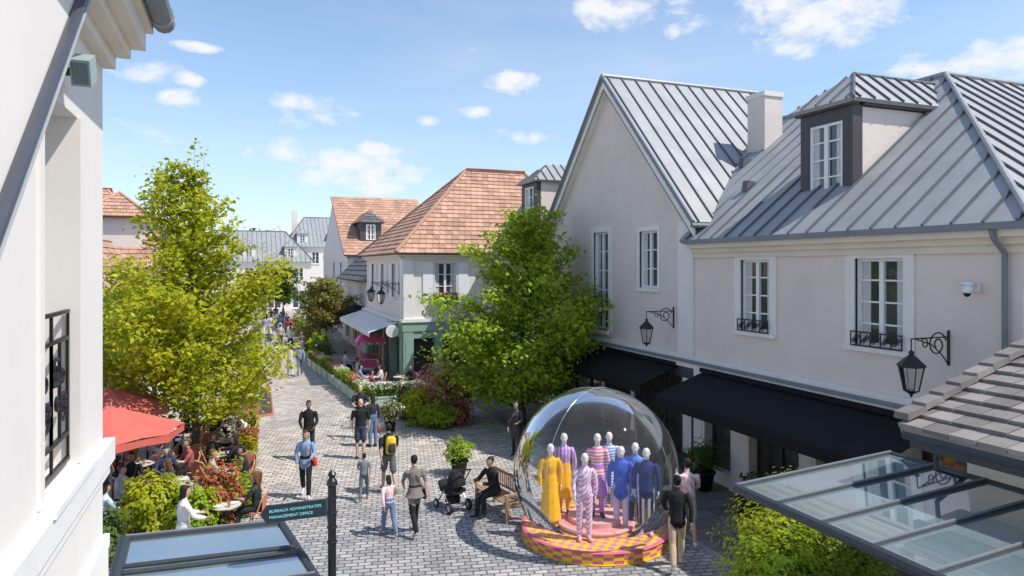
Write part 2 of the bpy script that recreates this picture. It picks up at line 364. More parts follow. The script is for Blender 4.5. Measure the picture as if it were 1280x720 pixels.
def planter_box(name,c,w,d,h,boxmat,mat,hh=.35,seed=1,rot=0,n=700,mat2=None,n2=0):
    e=empty(name,(c[0],c[1],0),rot);mb=MB()
    mb.box(-w/2,w/2,-d/2,d/2,.04,h,boxmat);mb.box(-w/2-.02,w/2+.02,-d/2-.02,d/2+.02,h-.06,h+.012,boxmat)
    mb.box(-w/2+.04,w/2-.04,-d/2+.04,d/2-.04,h,h+.02,SOIL)
    for sx in(-1,1):
        for sy in(-1,1): mb.box(sx*w/2-.035-sx*.02,sx*w/2+.035-sx*.02,sy*d/2-.035-sy*.02,sy*d/2+.035-sy*.02,0,h+.03,boxmat)
    mb.box(-w/2+.08,w/2-.08,-d/2+.06,d/2-.06,h+.021,h+hh*.6,L_DG)
    mb.build('box',e)
    rng=np.random.default_rng(seed);P=rng.uniform(-1,1,(n,3))
    k=rng.integers(0,3,n);P[np.arange(n),k]=np.where(k==2,1,np.sign(P[np.arange(n),k]))*rng.uniform(.8,1.15,n)
    wob=np.array([1+.35*noise.noise(V((p[0]*w*2,seed,p[2]))) for p in P])
    P=P*wob[:,None]*np.array([w*.47,d*.5,hh*.55])+np.array([0,0,h+hh*.55]);leaves(P,.05,mat,'hedge',e,seed)
    if mat2:
        P=rng.uniform(-1,1,(n2,3));P[:,2]=abs(P[:,2])*.6+.5;P=P*np.array([w*.52,d*.65,hh*.75])+np.array([0,0,h+hh*.5]);leaves(P,.055,mat2,'flowers',e,seed+3)
    return e
def pot_plant(name,c,r=.22,h=.45,mat=L_MG,bs=.45,seed=3,pm_=None,conical=False,n=900,mat2=None,n2=0):
    e=empty(name,(c[0],c[1],0));mb=MB()
    mb._l((0,0,0),[(0.001,0),(r*.7,0),(r,h*.9),(r*1.1,h*.92),(r*1.1,h),(r*.9,h),(r*.9,h-.04),(0.001,h-.04)],pm_ or BLACKP,20);mb.build('pot',e,True)
    if conical: bush('',(0,0,h+bs*1.3),(bs*.6,bs*.6,bs*1.4),mat,n,seed,.045,parent=e,rag=.1)
    else: bush('',(0,0,h+bs*.7),(bs,bs,bs*.85),mat,n,seed,.05,mat2,n2,parent=e)
    return e

# ------------------------------------------------------------------ people
def remesh(mbobj_verts,faces,vox):
    me=bpy.data.meshes.new('tmp');me.from_pydata(mbobj_verts,[],faces);o=bpy.data.objects.new('tmp',me);COL.objects.link(o)
    m=o.modifiers.new('r','REMESH');m.mode='VOXEL';m.voxel_size=vox
    s=o.modifiers.new('s','SMOOTH');s.factor=.5;s.iterations=2
    dg=bpy.context.evaluated_depsgraph_get();ev=o.evaluated_get(dg);r=ev.to_mesh()
    nv=len(r.vertices);co=np.empty(nv*3);r.vertices.foreach_get('co',co);co=co.reshape(-1,3)
    fs=[tuple(p.vertices) for p in r.polygons];ev.to_mesh_clear();bpy.data.objects.remove(o);bpy.data.meshes.remove(me);return co,fs
SK=(.52,.33,.24);SK2=(.30,.18,.12);SK3=(.62,.42,.33)
BLK=(.018,.018,.02)
def person(name,loc,face=0,h=1.74,top=(.3,.3,.3),bot=BLK,shoe=(.03,.03,.03),skin=SK,hair=(.03,.02,.015),pose='stand',sleeve='long',leg='long',
           long_hair=False,female=False,hem=0,coat=0,ph=1,arms=None,lean=None,extra=None,vox=.016,bald=False,mannequin=False,leghide=False):
    s=h/1.75;T={'top':cloth(top),'bot':cloth(bot),'shoe':cloth(shoe,.6),'skin':pm('skin_%d'%int(skin[0]*100),skin,.55,.05,9),'hair':pm('hair_%d'%int(hair[0]*500),hair,.6,.3,40)}
    if mannequin: T['skin']=pm('mannequin_white',(.76,.74,.72),.35,.02);T['hair']=T['skin']
    sit=pose=='sit'
    Pz=.56 if sit else .95
    if lean is None: lean=.08 if sit else (.06 if pose=='walk' else .02)
    if arms is None:
        arms={'stand':((.05,.18),(-.02,.12)),'walk':((.45*ph,.75*ph if ph>0 else -.25),(-.4*ph,-.25 if ph>0 else .75)),'sit':((.55,1.5),(.5,1.35))}[pose]
    legs={'stand':((.05,-.02),(-.04,-.06)),'walk':((-.28*ph,-.62),(.38*ph,.16)),'sit':((1.5,-.05),(1.42,.12))}[pose]
    if pose=='walk': legs=((-.25,-.6),(.4,.12)) if ph>0 else ((.4,.12),(-.25,-.6))
    P=V((0,0,Pz));sp=V((0,math.sin(lean),math.cos(lean)))
    prims=[]
    sw=.175 if female else .195
    if coat>0: prims.append(([P+V((0,0,-coat)),P+V((0,0,.02))],[(.18,.15),(.16,.13)],'top'))
    prims.append(([P+V((0,0,-.10)),P,P+sp*.1],[(.11,.10),(.165,.125),(.150,.115)],'bot'))
    prims.append(([P+sp*.03,P+sp*.16,P+sp*.34,P+sp*.45,P+sp*.51],[(.165,.128) if not female else (.162,.122),(.135,.108) if female else (.155,.115),(.165 if not female else .15,.125),(sw-.02,.10),(.08,.065)],'top'))
    if hem>0: prims.append(([P+sp*.14,P+V((0,0,-hem*.4)),P+V((0,0,-hem))],[(.13,.11),(.19,.17),(.25,.21)],'top' if leghide else 'bot'))
    lowest=9
    for sd,(a,b) in zip((-1,1),legs):
        hip=P+V((sd*.088,0,-.04));kn=hip+V((sd*.01,math.sin(a),-math.cos(a)))*.43;an=kn+V((0,math.sin(b),-math.cos(b)))*.41
        fb=0 if pose!='walk' or b>-.3 else .6
        toe=an+V((sd*.03,.17*math.cos(fb),-.055-.17*math.sin(fb)));heel=an+V((0,-.045*math.cos(fb),-.055+.04*math.sin(fb)))
        w=.012 if leg=='long' else 0
        prims.append(([hip,hip.lerp(kn,.35),kn],[.095,.085,.058+w],'bot' if leg!='bare' else 'skin'))
        if leg=='shorts': prims.append(([kn,kn.lerp(an,.35),an],[.052,.057,.036],'skin'));prims.append(([hip.lerp(kn,.4),kn.lerp(hip,.12)],[.095,.088],'bot'))
        else: prims.append(([kn,kn.lerp(an,.35),an],[.055+w,.058+w,.038+w*1.4],'bot' if leg=='long' else 'skin'))
        prims.append(([heel,an+V((0,.05,-.045)),toe],[.042,(.045),.035],'shoe'))
        lowest=min(lowest,heel.z-.04,toe.z-.035)
    hands=[]
    for sd,(a,b) in zip((-1,1),arms):
        sh=P+sp*.455+V((sd*sw,0,0));el=sh+V((sd*.22,math.sin(a),-math.cos(a))).normalized()*.28
        inn=-.05 if b<.6 else -.35
        wr=el+V((sd*inn,math.sin(b),-math.cos(b))).normalized()*.25
        w=.01 if sleeve=='long' else 0
        prims.append(([sh-V((sd*.04,0,0)),sh.lerp(el,.3),el],[.058+w,.05+w,.04+w],'top' if sleeve!='none' else 'skin'))
        if sleeve=='short': prims.append(([sh,sh.lerp(el,.6)],[.062,.06],'top'))
        prims.append(([el,el.lerp(wr,.3),wr],[.04+w,.041+w,.027+w],'top' if sleeve=='long' else 'skin'))
        hands.append((sd,wr,(wr-el).normalized()))
    nb=P+sp*.49;hc=nb+V((0,.035,.185))
    prims.append(([nb,hc-V((0,.01,.06))],[.058,.05],'skin'))
    prims.append(([hc+V((0,0,-.10)),hc+V((0,.008,-.075)),hc+V((0,0,-.02)),hc+V((0,-.005,.05)),hc+V((0,-.01,.095)),hc+V((0,-.01,.118))],[(.03,.04),(.05,.068),(.068,.088),(.075,.095),(.058,.075),(.02,.03)],'skin'))
    prims.append(([hc+V((0,.07,.01)),hc+V((0,.105,-.025))],[.009,.015],'skin'))
    for sd in(-1,1): prims.append(([hc+V((sd*.07,-.01,.02)),hc+V((sd*.082,-.02,-.02))],[.014,.01],'skin'))
    if not bald and not mannequin:
        prims.append(([hc+V((0,-.015,-.01)),hc+V((0,-.028,.05)),hc+V((0,-.02,.11)),hc+V((0,-.015,.133))],[(.07,.075),(.083,.092),(.066,.082),(.02,.03)],'hair'))
        if long_hair: prims.append(([hc+V((0,-.03,.05)),hc+V((0,-.07,-.08)),hc+V((0,-.10,-.25))],[(.08,.08),(.085,.05),(.05,.025)],'hair'))
    tmp=MB()
    for pts,rs,t in prims: tmp.tube(pts,rs,T[t],10,side=(1,0,0))
    co,fs=remesh(tmp.v,tmp.f,vox)
    F=np.array([co[list(f)].mean(axis=0) for f in fs]);best=np.full(len(F),1e9);tag=np.zeros(len(F),int);tags=['top','bot','shoe','skin','hair']
    for pts,rs,t in prims:
        for i in range(len(pts)-1):
            a=np.array(pts[i]);b=np.array(pts[i+1]);r0=np.mean(rs[i]);r1=np.mean(rs[i+1]);ab=b-a;L=max((ab@ab),1e-9)
            tt=np.clip(((F-a)@ab)/L,0,1);d=np.linalg.norm(F-(a+tt[:,None]*ab),axis=1)-(r0+(r1-r0)*tt)
            if t=='hair': d=d-.004; d=np.where(F[:,1]>hc.y+.055,d+ (F[:,2]<hc.z+.055)*.05,d)
            if t=='skin' and abs(pts[0].z-hc.z)<.16: d=d+np.where((F[:,1]<hc.y-.01)|(F[:,2]>hc.z+.07),.03,-.0)*(0 if bald or mannequin else 1)
            up=d<best;best=np.where(up,d,best);tag=np.where(up,tags.index(t),tag)
    out=MB()
    out.mats=[T[k] for k in tags]
    out.v=[tuple(x) for x in co];out.f=list(fs);out.m=[int(t) for t in tag]
    for sd,wr,d in hands:
        side=V((0,1,0));side=(side-d*side.dot(d))
        side=side.normalized() if side.length>.2 else V((1,0,0));nrm=d.cross(side)
        out.tube([wr-d*.02,wr+d*.03,wr+d*.085,wr+d*.095],[(.024,.018),(.037,.017),(.038,.015),(.02,.01)],T['skin'],8,side=side)
        for k,fl in enumerate((.062,.075,.07,.055)):
            o=wr+d*.085+side*(.028-.0185*k);c=-nrm*sd
            out.tube([o,o+d*fl*.5+c*.004,o+d*fl*.85+c*.02,o+d*fl*.95+c*.036],[.009,.0085,.0075,.006],T['skin'],5)
        o=wr+d*.03+side*.03;out.tube([o,o+d*.03+side*.022,o+d*.06+side*.028],[.011,.0095,.007],T['skin'],5)
    if not mannequin:
        EW=pm('eye_white',(.7,.7,.7),.3);ED=pm('eye_dark',(.02,.015,.01),.2);LP=pm('lips',(.35,.13,.11),.5)
        for sd in(-1,1):
            out.ell(hc+V((sd*.03,.076,.012)),(.013,.008,.008),EW,6,5);out.ell(hc+V((sd*.03,.0825,.012)),(.006,.004,.006),ED,6,5)
            out.tube([hc+V((sd*.015,.088,.032)),hc+V((sd*.045,.08,.034))],.004,T['hair'] if not bald else ED,4)
        out.tube([hc+V((-.022,.082,-.058)),hc+V((0,.09,-.06)),hc+V((.022,.082,-.058))],[.003,.006,.003],LP,5)
    if extra: extra(out,P,sp,hc,hands)
    if not sit: out.v=[(x,y,z-lowest) for x,y,z in out.v]
    out.v=[(x*s,y*s,z*s) for x,y,z in out.v]
    return out.build(name,None,True,loc=loc if len(loc)==3 else (loc[0],loc[1],0.008),rot=rad(face))
def rbox(mb,c,sx,sy,sz,mat,k=.25):
    c=V(c);mb.tube([c-V((0,0,sz)),c-V((0,0,sz*.8)),c+V((0,0,sz*.7)),c+V((0,0,sz))],[(sx*.8,sy*.75),(sx,sy),(sx*.95,sy*.95),(sx*.6,sy*.6)],mat,10,side=(1,0,0))
def backpack(col,col2=None):
    def f(mb,P,sp,hc,hands):
        rbox(mb,P+sp*.3+V((0,-.2,0)),.14,.085,.22,cloth(col));rbox(mb,P+sp*.24+V((0,-.29,0)),.10,.035,.12,cloth(col2 or col))
        for sd in(-1,1): mb.tube([P+sp*.47+V((sd*.09,-.12,0)),P+sp*.53+V((sd*.1,0,0)),P+sp*.42+V((sd*.11,.14,0)),P+sp*.2+V((sd*.13,.08,0)),P+sp*.15+V((sd*.12,-.14,0))],(.02,.01),cloth(BLK),6)
    return f
def handbag(col,side=1,z=-.02,strap=True,front=0.0):
    def f(mb,P,sp,hc,hands):
        c=P+V((side*.23,front,z));rbox(mb,c,.06,.13,.10,cloth(col,.5))
        if strap: mb.tube([c+V((0,.1,.08)),P+sp*.35+V((side*.05,.145,0)),P+sp*.52+V((-side*.09,0.02,0)),P+sp*.35+V((0,-.14,0)),c+V((0,-.1,.08))],.01,cloth(col,.5),5)
    return f
def handheld(col):
    def f(mb,P,sp,hc,hands):
        sd,wr,d=hands[1];c=wr+d*.07;rbox(mb,c+V((0,0,-.25)),.05,.13,.14,cloth(col));mb.tube([c+V((0,.08,-.13)),c,c+V((0,-.08,-.13))],.006,cloth(col),4)
    return f

# ------------------------------------------------------------------ WORLD / SUN / CAMERA
SD=V((.46,-.36,.84)).normalized();EL=math.asin(SD.z);AZ=math.atan2(SD.x,SD.y)
w=bpy.data.worlds.new("World");scn.world=w;w.use_nodes=True;nt=w.node_tree;N=nt.nodes;L=nt.links;bg=N['Background']
sky=N.new('ShaderNodeTexSky');sky.sky_type='NISHITA';sky.sun_disc=False;sky.sun_elevation=EL;sky.sun_rotation=AZ;sky.air_density=1.0;sky.dust_density=.3;sky.ozone_density=1.8
SKYS=.15;bg.inputs['Strength'].default_value=SKYS
gain=N.new('ShaderNodeVectorMath');gain.operation='MULTIPLY';gain.inputs[1].default_value=(1.36,1.36,1.36);L.new(sky.outputs[0],gain.inputs[0])
tc=N.new('ShaderNodeTexCoord');sx=N.new('ShaderNodeSeparateXYZ');L.new(tc.outputs['Generated'],sx.inputs[0])
def M(op,a,b=None,c=None,clamp=False):
    n=N.new('ShaderNodeMath');n.operation=op;n.use_clamp=clamp
    for i,x in enumerate((a,b,c)):
        if x is None: continue
        if isinstance(x,(int,float)): n.inputs[i].default_value=x
        else: L.new(x,n.inputs[i])
    return n.outputs[0]
az=M('ARCTAN2',sx.outputs[0],sx.outputs[1]);el=M('ARCSINE',sx.outputs[2])
nz=N.new('ShaderNodeTexNoise');nz.inputs['Scale'].default_value=14;nz.inputs['Detail'].default_value=10;nz.inputs['Roughness'].default_value=.6;nz.inputs['Distortion'].default_value=.2
mpn=N.new('ShaderNodeMapping');mpn.inputs['Scale'].default_value=(1,1,1.7);L.new(tc.outputs['Generated'],mpn.inputs[0]);L.new(mpn.outputs[0],nz.inputs['Vector'])
clouds=[(165,88,46,17),(190,160,52,14),(222,125,30,11),(155,245,34,9),(390,137,48,15),(340,188,34,14),(430,210,72,18),(395,218,40,10),(525,220,38,13),(640,103,36,14),(535,150,16,7),(475,186,30,8),(985,18,120,32),(790,12,85,18),(880,30,50,14),(1165,88,52,18),(1258,72,55,22),(1065,42,34,15),(480,238,44,9),(670,170,60,8),(600,62,30,6),(250,60,30,5),(595,140,22,6),(230,98,18,7)]
tot=None
for cx,cy,wx,wy in clouds:
    u=(cx-640)/867;vv=(332-cy)/867;x=.3619+.9322*u;y=.9322-.3619*u;R=math.hypot(x,y)
    a0=math.atan2(x,y);e0=math.atan2(vv,R);wa=wx/867/R*1.15;we=wy/867/R*1.3
    d1=M('MULTIPLY',M('SUBTRACT',az,a0),1/wa);d2=M('MULTIPLY',M('SUBTRACT',el,e0),1/we)
    r=M('SUBTRACT',1,M('MULTIPLY_ADD',d1,d1,M('MULTIPLY',d2,d2)));
    r=M('MAXIMUM',r,-1.3)
    tot=r if tot is None else M('MAXIMUM',tot,r)
val=M('ADD',M('MULTIPLY',tot,.42),M('MULTIPLY',M('SUBTRACT',nz.outputs['Fac'],.5),2.8))
mr=N.new('ShaderNodeMapRange');mr.interpolation_type='SMOOTHSTEP';mr.inputs[1].default_value=-.05;mr.inputs[2].default_value=.7;L.new(val,mr.inputs[0])
nz2=N.new('ShaderNodeTexNoise');nz2.inputs['Scale'].default_value=2.6;nz2.inputs['Detail'].default_value=7
mp2=N.new('ShaderNodeMapping');mp2.inputs['Scale'].default_value=(1,1,4);L.new(tc.outputs['Generated'],mp2.inputs[0]);L.new(mp2.outputs[0],nz2.inputs['Vector'])
hz=N.new('ShaderNodeMapRange');hz.inputs[1].default_value=.42;hz.inputs[2].default_value=.85;hz.inputs[3].default_value=.02;hz.inputs[4].default_value=.32;L.new(nz2.outputs['Fac'],hz.inputs[0])
hor=N.new('ShaderNodeMapRange');hor.inputs[1].default_value=0;hor.inputs[2].default_value=.35;hor.inputs[3].default_value=.45;hor.inputs[4].default_value=0;L.new(sx.outputs[2],hor.inputs[0])
hm=N.new('ShaderNodeMix');hm.data_type='RGBA';L.new(hor.outputs[0],hm.inputs[0]);L.new(gain.outputs[0],hm.inputs[6]);hm.inputs[7].default_value=(.38/SKYS,.57/SKYS,.84/SKYS,1)
mask=M('MAXIMUM',M('MULTIPLY',mr.outputs[0],.95),hz.outputs[0])
mx=N.new('ShaderNodeMix');mx.data_type='RGBA';L.new(mask,mx.inputs[0]);L.new(hm.outputs[2],mx.inputs[6]);mx.inputs[7].default_value=(.96/SKYS,.97/SKYS,.99/SKYS,1)
L.new(mx.outputs[2],bg.inputs['Color'])
sl=bpy.data.lights.new('sun','SUN');sl.energy=5.0;sl.angle=rad(.5);sl.color=(1,.945,.87);so=bpy.data.objects.new('sun',sl);COL.objects.link(so);so.rotation_euler=SD.to_track_quat('Z','Y').to_euler();so.location=(10,-10,40)
cam=bpy.data.cameras.new('camera');co=bpy.data.objects.new('camera',cam);COL.objects.link(co);co.location=(0,0,5.9);co.rotation_euler=(rad(90),0,-rad(21.22))
cam.lens=24.38;cam.sensor_width=36;cam.shift_y=-28/1280;cam.clip_end=2000;cam.clip_start=.05;scn.camera=co
scn.view_settings.view_transform='Standard';scn.view_settings.look='None';scn.view_settings.exposure=0

# ------------------------------------------------------------------ GROUND
def sheet(name,x0,x1,y0,y1,z,mat):
    mb=MB();mb.add([(x0,y0,z),(x1,y0,z),(x1,y1,z),(x0,y1,z)],[(0,1,2,3)],mat);return mb.build(name)
sheet('ground',-900,900,-900,1200,0,EARTH)
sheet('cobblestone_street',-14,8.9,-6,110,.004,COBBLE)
sheet('flagstone_pavement',9.05,12.0,-6,58,.004,FLAG)
mb=MB();mb.box(8.9,9.05,-6,58,.0,.03,pm('kerb_stone',(.33,.32,.30),.85,.15,5));mb.box(1.0,1.2,27,100,.0,.012,pm('drain_strip',(.34,.32,.30),.85,.2,5));mb.build('kerb_stone_line')

# ------------------------------------------------------------------ RIGHT BUILDING
def lantern(name,fr,a,zarm,reach=.95):
    e=empty(name);mb=MB()
    mb.lb(fr,a-.02,a+.02,.0,.03,zarm-.42,zarm+.22,IRON)
    mb.tube([fr(a,.02,zarm+.1),fr(a,reach,zarm+.1)],.014,IRON,6)
    spiral(mb,fr,a,.30,zarm-.03,.24,.05,1.6,math.pi*.9,IRON,.014,'o',-1,30)
    spiral(mb,fr,a,.62,zarm+.0,.10,.02,1.3,math.pi*.2,IRON,.012,'o',1,20)
    mb.tube([fr(a,.02,zarm-.40),fr(a,.18,zarm-.22),fr(a,.45,zarm-.02),fr(a,reach-.1,zarm+.09)],.012,IRON,6)
    c=fr(a,reach,zarm);x,y,z=c
    mb.tube([(x,y,z+.1),(x,y,z-.1)],.012,IRON,6)
    zt=z-.1
    mb._l((x,y,0),[(.015,zt),(.05,zt-.03),(.04,zt-.08),(.11,zt-.14),(.235,zt-.26),(.235,zt-.29),(.2,zt-.29)],IRON,6)
    n=6;zb=zt-.29;zl=zt-.72
    for j in range(n):
        a1=2*math.pi*j/n;a2=2*math.pi*(j+1)/n;p=lambda r,an,zz:(x+r*math.cos(an),y+r*math.sin(an),zz)
        mb.tube([p(.205,a1,zb),p(.12,a1,zl)],.012,IRON,4)
        mb.tube([p(.12,a1,zl),p(.12,a2,zl)],.012,IRON,4);mb.tube([p(.205,a1,zb),p(.205,a2,zb)],.012,IRON,4)
        mb.add([p(.2,a1,zb),p(.2,a2,zb),p(.117,a2,zl),p(.117,a1,zl)],[(0,1,2,3)],GL_LAN)
    mb._l((x,y,0),[(.125,zl),(.10,zl-.02),(.03,zl-.06),(.02,zl-.1),(.001,zl-.12)],IRON,6)
    mb.tube([(x,y,zl),(x,y,zl+.16)],.02,pm('lamp_white',(.7,.68,.6),.4),6)
    mb.build('lantern_body',e);return e
def awning(name,fr,a0,a1,zt,zb,out,mat,val=.22,arm=True):
    e=empty(name);mb=MB()
    A=fr(a0,.03,zt);B=fr(a1,.03,zt);C=fr(a1,out,zb);D=fr(a0,out,zb);nn=V((0,0,.02))
    mb.prism([A,B,C,D],nn,mat)
    mb.lb(fr,a0,a1,out,out+.015,zb-val,zb+.02,mat);mb.lb(fr,a0,a1,.03,.16,zt+.025,zt+.14,mat)
    mb.tube([fr(a0,out-.02,zb-.02),fr(a1,out-.02,zb-.02)],.025,IRON if mat is AWNB else FRAME,6)
    if arm:
        for a in (a0+.4,(a0+a1)/2,a1-.4): mb.tube([fr(a,.0,zt-.35),fr(a+.3,out*.55,zt-.4),fr(a,out-.03,zb-.03)],.018,IRON,5)
    mb.build('fabric_and_arms',e);return e
def shopfront(mb,fr,segs,z1,pmat,glass=None,zb=.35):
    for a0,a1,t in segs:
        if t=='p': 
            mb.lb(fr,a0,a1,-.25,.06,0,z1,pmat);mb.lb(fr,a0-.02,a1+.02,-.2,.10,0,.25,pmat)
            mb.lb(fr,a0+.1,a1-.1,.06,.075,.5,z1-.35,pmat if pmat is SAGE else TRIM)
        else:
            mb.lb(fr,a0,a1,-.3,-.26,zb if t=='w' else .05,z1-.35,glass or SHOPWIN);mb.lb(fr,a0,a1,-.28,.02,z1-.35,z1,pmat)
            if t=='w': mb.lb(fr,a0,a1,-.25,.0,0,zb,pmat)
            k=max(1,int(round((a1-a0)/1.1)))
            for i in range(k+1):
                c=a0+(a1-a0)*i/k;mb.lb(fr,max(a0,c-.03),min(a1,c+.03),-.26,-.2,zb if t=='w' else .05,z1-.35,DARK if glass is None else pmat)

R=empty('metal_roof_shop_building');fr=FX(12.0)
mb=MB()
wins=[(13.5,14.55,4.25,6.05),(9.82,10.97,4.25,6.05)]
wall(mb,fr,7.6,16.5,3.05,6.3,wins,STUCCO)
for wn in wins: window(mb,fr,*wn,rows=4,sur=.24)
for wn in wins: railing(mb,fr,wn[0]-.03,wn[1]+.03,.10,wn[2]+.0,wn[2]+.28)
mb.box(12.3,22,7.6,7.9,0,6.3,STUCCO)
mb.box(12.29,12.32,7.9,16.5,0,3.05,DARK)
shopfront(mb,fr,[(7.6,8.2,'p'),(8.2,9.6,'w'),(9.6,10.1,'p'),(10.1,12.0,'w'),(12.0,12.5,'p'),(12.5,14.2,'d'),(14.2,14.9,'p'),(14.9,16.0,'w'),(16.0,16.5,'p')],3.0,WHITEST)
mb.build('walls_and_windows',R)
mb=MB()
mb.lb(fr,7.4,16.48,-.02,.10,2.98,3.12,TRIM);mb.lb(fr,7.4,16.48,-.02,.16,3.12,3.2,LEAD);mb.lb(fr,7.4,16.48,-.02,.06,3.2,3.34,TRIM)
mb.lb(fr,7.4,16.48,-.1,.08,6.12,6.26,CREAM);mb.lb(fr,7.3,16.48,-.1,.18,6.26,6.38,CREAM);mb.lb(fr,7.2,16.48,-.1,.34,6.38,6.56,CREAM)
mb.lb(fr,7.15,16.48,.34,.46,6.5,6.62,LEAD);mb.lb(fr,7.15,16.48,.30,.34,6.56,6.64,LEAD)
mb.lb(FY(7.6),12.1,22,-.1,.34,6.26,6.56,CREAM)
mb.tube([fr(7.85,.42,6.5),fr(7.85,.36,6.35),fr(7.85,.09,6.1),fr(7.85,.09,3.4)],.045,LEAD,8)
mb.build('cornice_and_gutter',R)
mb=MB();x0=11.62;ze=6.62;pk=(17,12.7,10.85)
roofpoly(mb,[(x0,7.25,ze),(x0,16.75,ze),(12.9,16.9,7.7),(17,20.3,10.85),pk],'metal',.56)
roofpoly(mb,[(22.4,7.25,ze),(x0,7.25,ze),pk,(22.4,12.7,10.85)],'metal',.56)
ridge(mb,(x0,7.25,ze+.04),V(pk)+V((0,0,.04)),ZINC,.06);ridge(mb,V(pk)+V((0,0,.03)),(17,20.3,10.88),ZINC,.07);ridge(mb,V(pk)+V((0,0,.03)),(22.4,12.7,10.88),ZINC,.07)
mb.build('standing_seam_roof',R)
mb=MB();mb.box(15.3,16.0,17.45,18.25,9.0,11.25,STUCCOG);mb.box(15.26,16.04,17.41,18.29,11.25,11.4,WHITEST);mb.build('chimney',R)
mb=MB();fd=FX(13.05)
wall(mb,fd,12.0,13.6,7.35,9.6,[(12.3,13.3,7.6,9.3)],DARK,.25)
window(mb,fd,12.3,13.3,7.6,9.3,rows=4,sur=0,rec=.08,sill=False)
mb.box(13.3,16.5,12.02,12.2,7.6,9.58,STUCCO);mb.box(13.3,16.5,13.4,13.58,7.6,9.58,STUCCO)
mb.box(13.0,13.3,11.96,12.06,7.3,9.6,DARK)
mb.lb(fd,11.9,13.7,-.1,.1,9.6,9.72,DARK);mb.box(13.3,16.2,11.9,12.05,9.6,9.72,DARK);mb.lb(fd,11.9,13.7,-.1,.12,7.25,7.36,LEAD)
z9=9.72;ap=(13.95,12.8,10.6);bk=(17,12.8,10.6)
roofpoly(mb,[(12.85,11.8,z9),(17,11.8,z9),bk,ap],'metal',.45);roofpoly(mb,[(12.85,13.8,z9),(17,13.8,z9),bk,ap],'metal',.45);roofpoly(mb,[(12.85,11.8,z9),(12.85,13.8,z9),ap],'metal',.45)
ridge(mb,(12.85,11.8,z9),ap,ZINCD,.04);ridge(mb,ap,bk,ZINCD,.05)
mb.build('dormer',R)
mb=MB()
for (x,y) in ((13.4,16.0),(14.6,17.6)):
    z=6.62+.787*(x-11.62);mb.prism([(x-.1,y-.1,z),(x+.25,y-.1,z+.27),(x-.05,y-.1,z+.3)],(0,.22,0),ZINCD)
mb.build('roof_vents',R)

Gb=empty('gabled_shop_building');mb=MB()
gw=[(21.5,22.6,3.65,7.1),(18.4,19.45,5.2,7.0)]
wall(mb,fr,16.5,26.3,3.05,7.3,gw,STUCCOG)
mb.prism([(12.0,16.5,7.3),(12.0,26.3,7.3),(12.0,21.4,12.25)],(.3,0,0),STUCCOG)
window(mb,fr,*gw[0],rows=5,sur=.2);window(mb,fr,*gw[1],rows=3,sur=.14)
railing(mb,fr,21.4,22.7,.14,3.65,4.65);mb.lb(fr,21.3,22.8,.04,.2,3.5,3.6,TRIM)
mb.box(12.3,18.3,16.5,16.7,3,7.4,STUCCOG);mb.box(12.3,18.3,26.1,26.3,0,7.3,STUCCOG);mb.prism([(18.0,16.5,7.3),(18.0,26.3,7.3),(18.0,21.4,12.2)],(.3,0,0),STUCCOG)
mb.box(12.29,12.32,16.7,26.1,0,3.05,DARK)
shopfront(mb,fr,[(16.5,17.1,'p'),(17.1,19.6,'w'),(19.6,20.0,'p'),(20.0,21.6,'d'),(21.6,22.0,'p'),(22.0,25.8,'w'),(25.8,26.3,'p')],3.0,DARK)
mb.lb(fr,16.52,17.25,.0,.07,3.34,7.2,TRIM);mb.lb(fr,25.7,26.28,.0,.07,3.34,7.2,TRIM)
mb.build('walls_and_windows',Gb)
mb=MB()
mb.lb(fr,16.5,26.5,-.02,.10,2.98,3.12,TRIM);mb.lb(fr,16.5,26.5,-.02,.16,3.12,3.2,LEAD);mb.lb(fr,16.5,26.5,-.02,.06,3.2,3.34,TRIM)
for ye in (16.2,26.6):
    a=V((11.72,ye,7.05));b=V((11.72,21.4,12.42));dn=V((0,0,-.38))
    mb.prism([a,b,b+dn,a+dn],(.06,0,0),TRIM);mb.prism([a+dn,b+dn,b+dn+V((0,0,.04)),a+dn+V((0,0,.04))],(.32,0,0),TRIM)
mb.build('bargeboards_and_string_course',Gb)
mb=MB()
roofpoly(mb,[(11.66,16.15,7.12),(18.4,16.15,7.12),(18.4,21.4,12.5),(11.66,21.4,12.5)],'metal',.56)
roofpoly(mb,[(11.66,26.65,7.12),(18.4,26.65,7.12),(18.4,21.4,12.5),(11.66,21.4,12.5)],'metal',.56)
ridge(mb,(11.66,21.4,12.52),(18.4,21.4,12.52),ZINC,.08)
for y in (16.15,26.65):
    a=V((11.66,y,7.12));b=V((11.66,21.4,12.5));mb.tube([a,b],.07,LEAD,6);mb.tube([a+V((6.74,0,0)),b+V((6.74,0,0))],.07,LEAD,6)
mb.tube([(11.6,16.12,7.02),(13,16.12,7.02)],.07,LEAD,8)
mb.build('standing_seam_roof',Gb)
awning('black_awning',fr,9.0,16.1,2.92,2.38,1.6,AWNB,.24)
awning('black_awning',fr,17.3,22.2,2.92,2.45,1.3,AWNB,.24)
lantern('wall_lantern',fr,8.9,4.5);lantern('wall_lantern',fr,17.55,4.45)
e=empty('security_camera');mb=MB();mb.lb(fr,8.3,8.42,0,.05,5.42,5.58,FRAME);mb.tube([fr(8.36,.04,5.54),fr(8.36,.26,5.56)],.02,FRAME,6)
mb.ell(fr(8.36,.28,5.48),(.085,.085,.085),FRAME,12,8);mb.ell(fr(8.36,.28,5.43),(.065,.065,.075),BLACKP,10,8);mb.tube([fr(8.28,.24,5.585),fr(8.5,.24,5.585)],.035,FRAME,8);mb.build('housing',e,True)

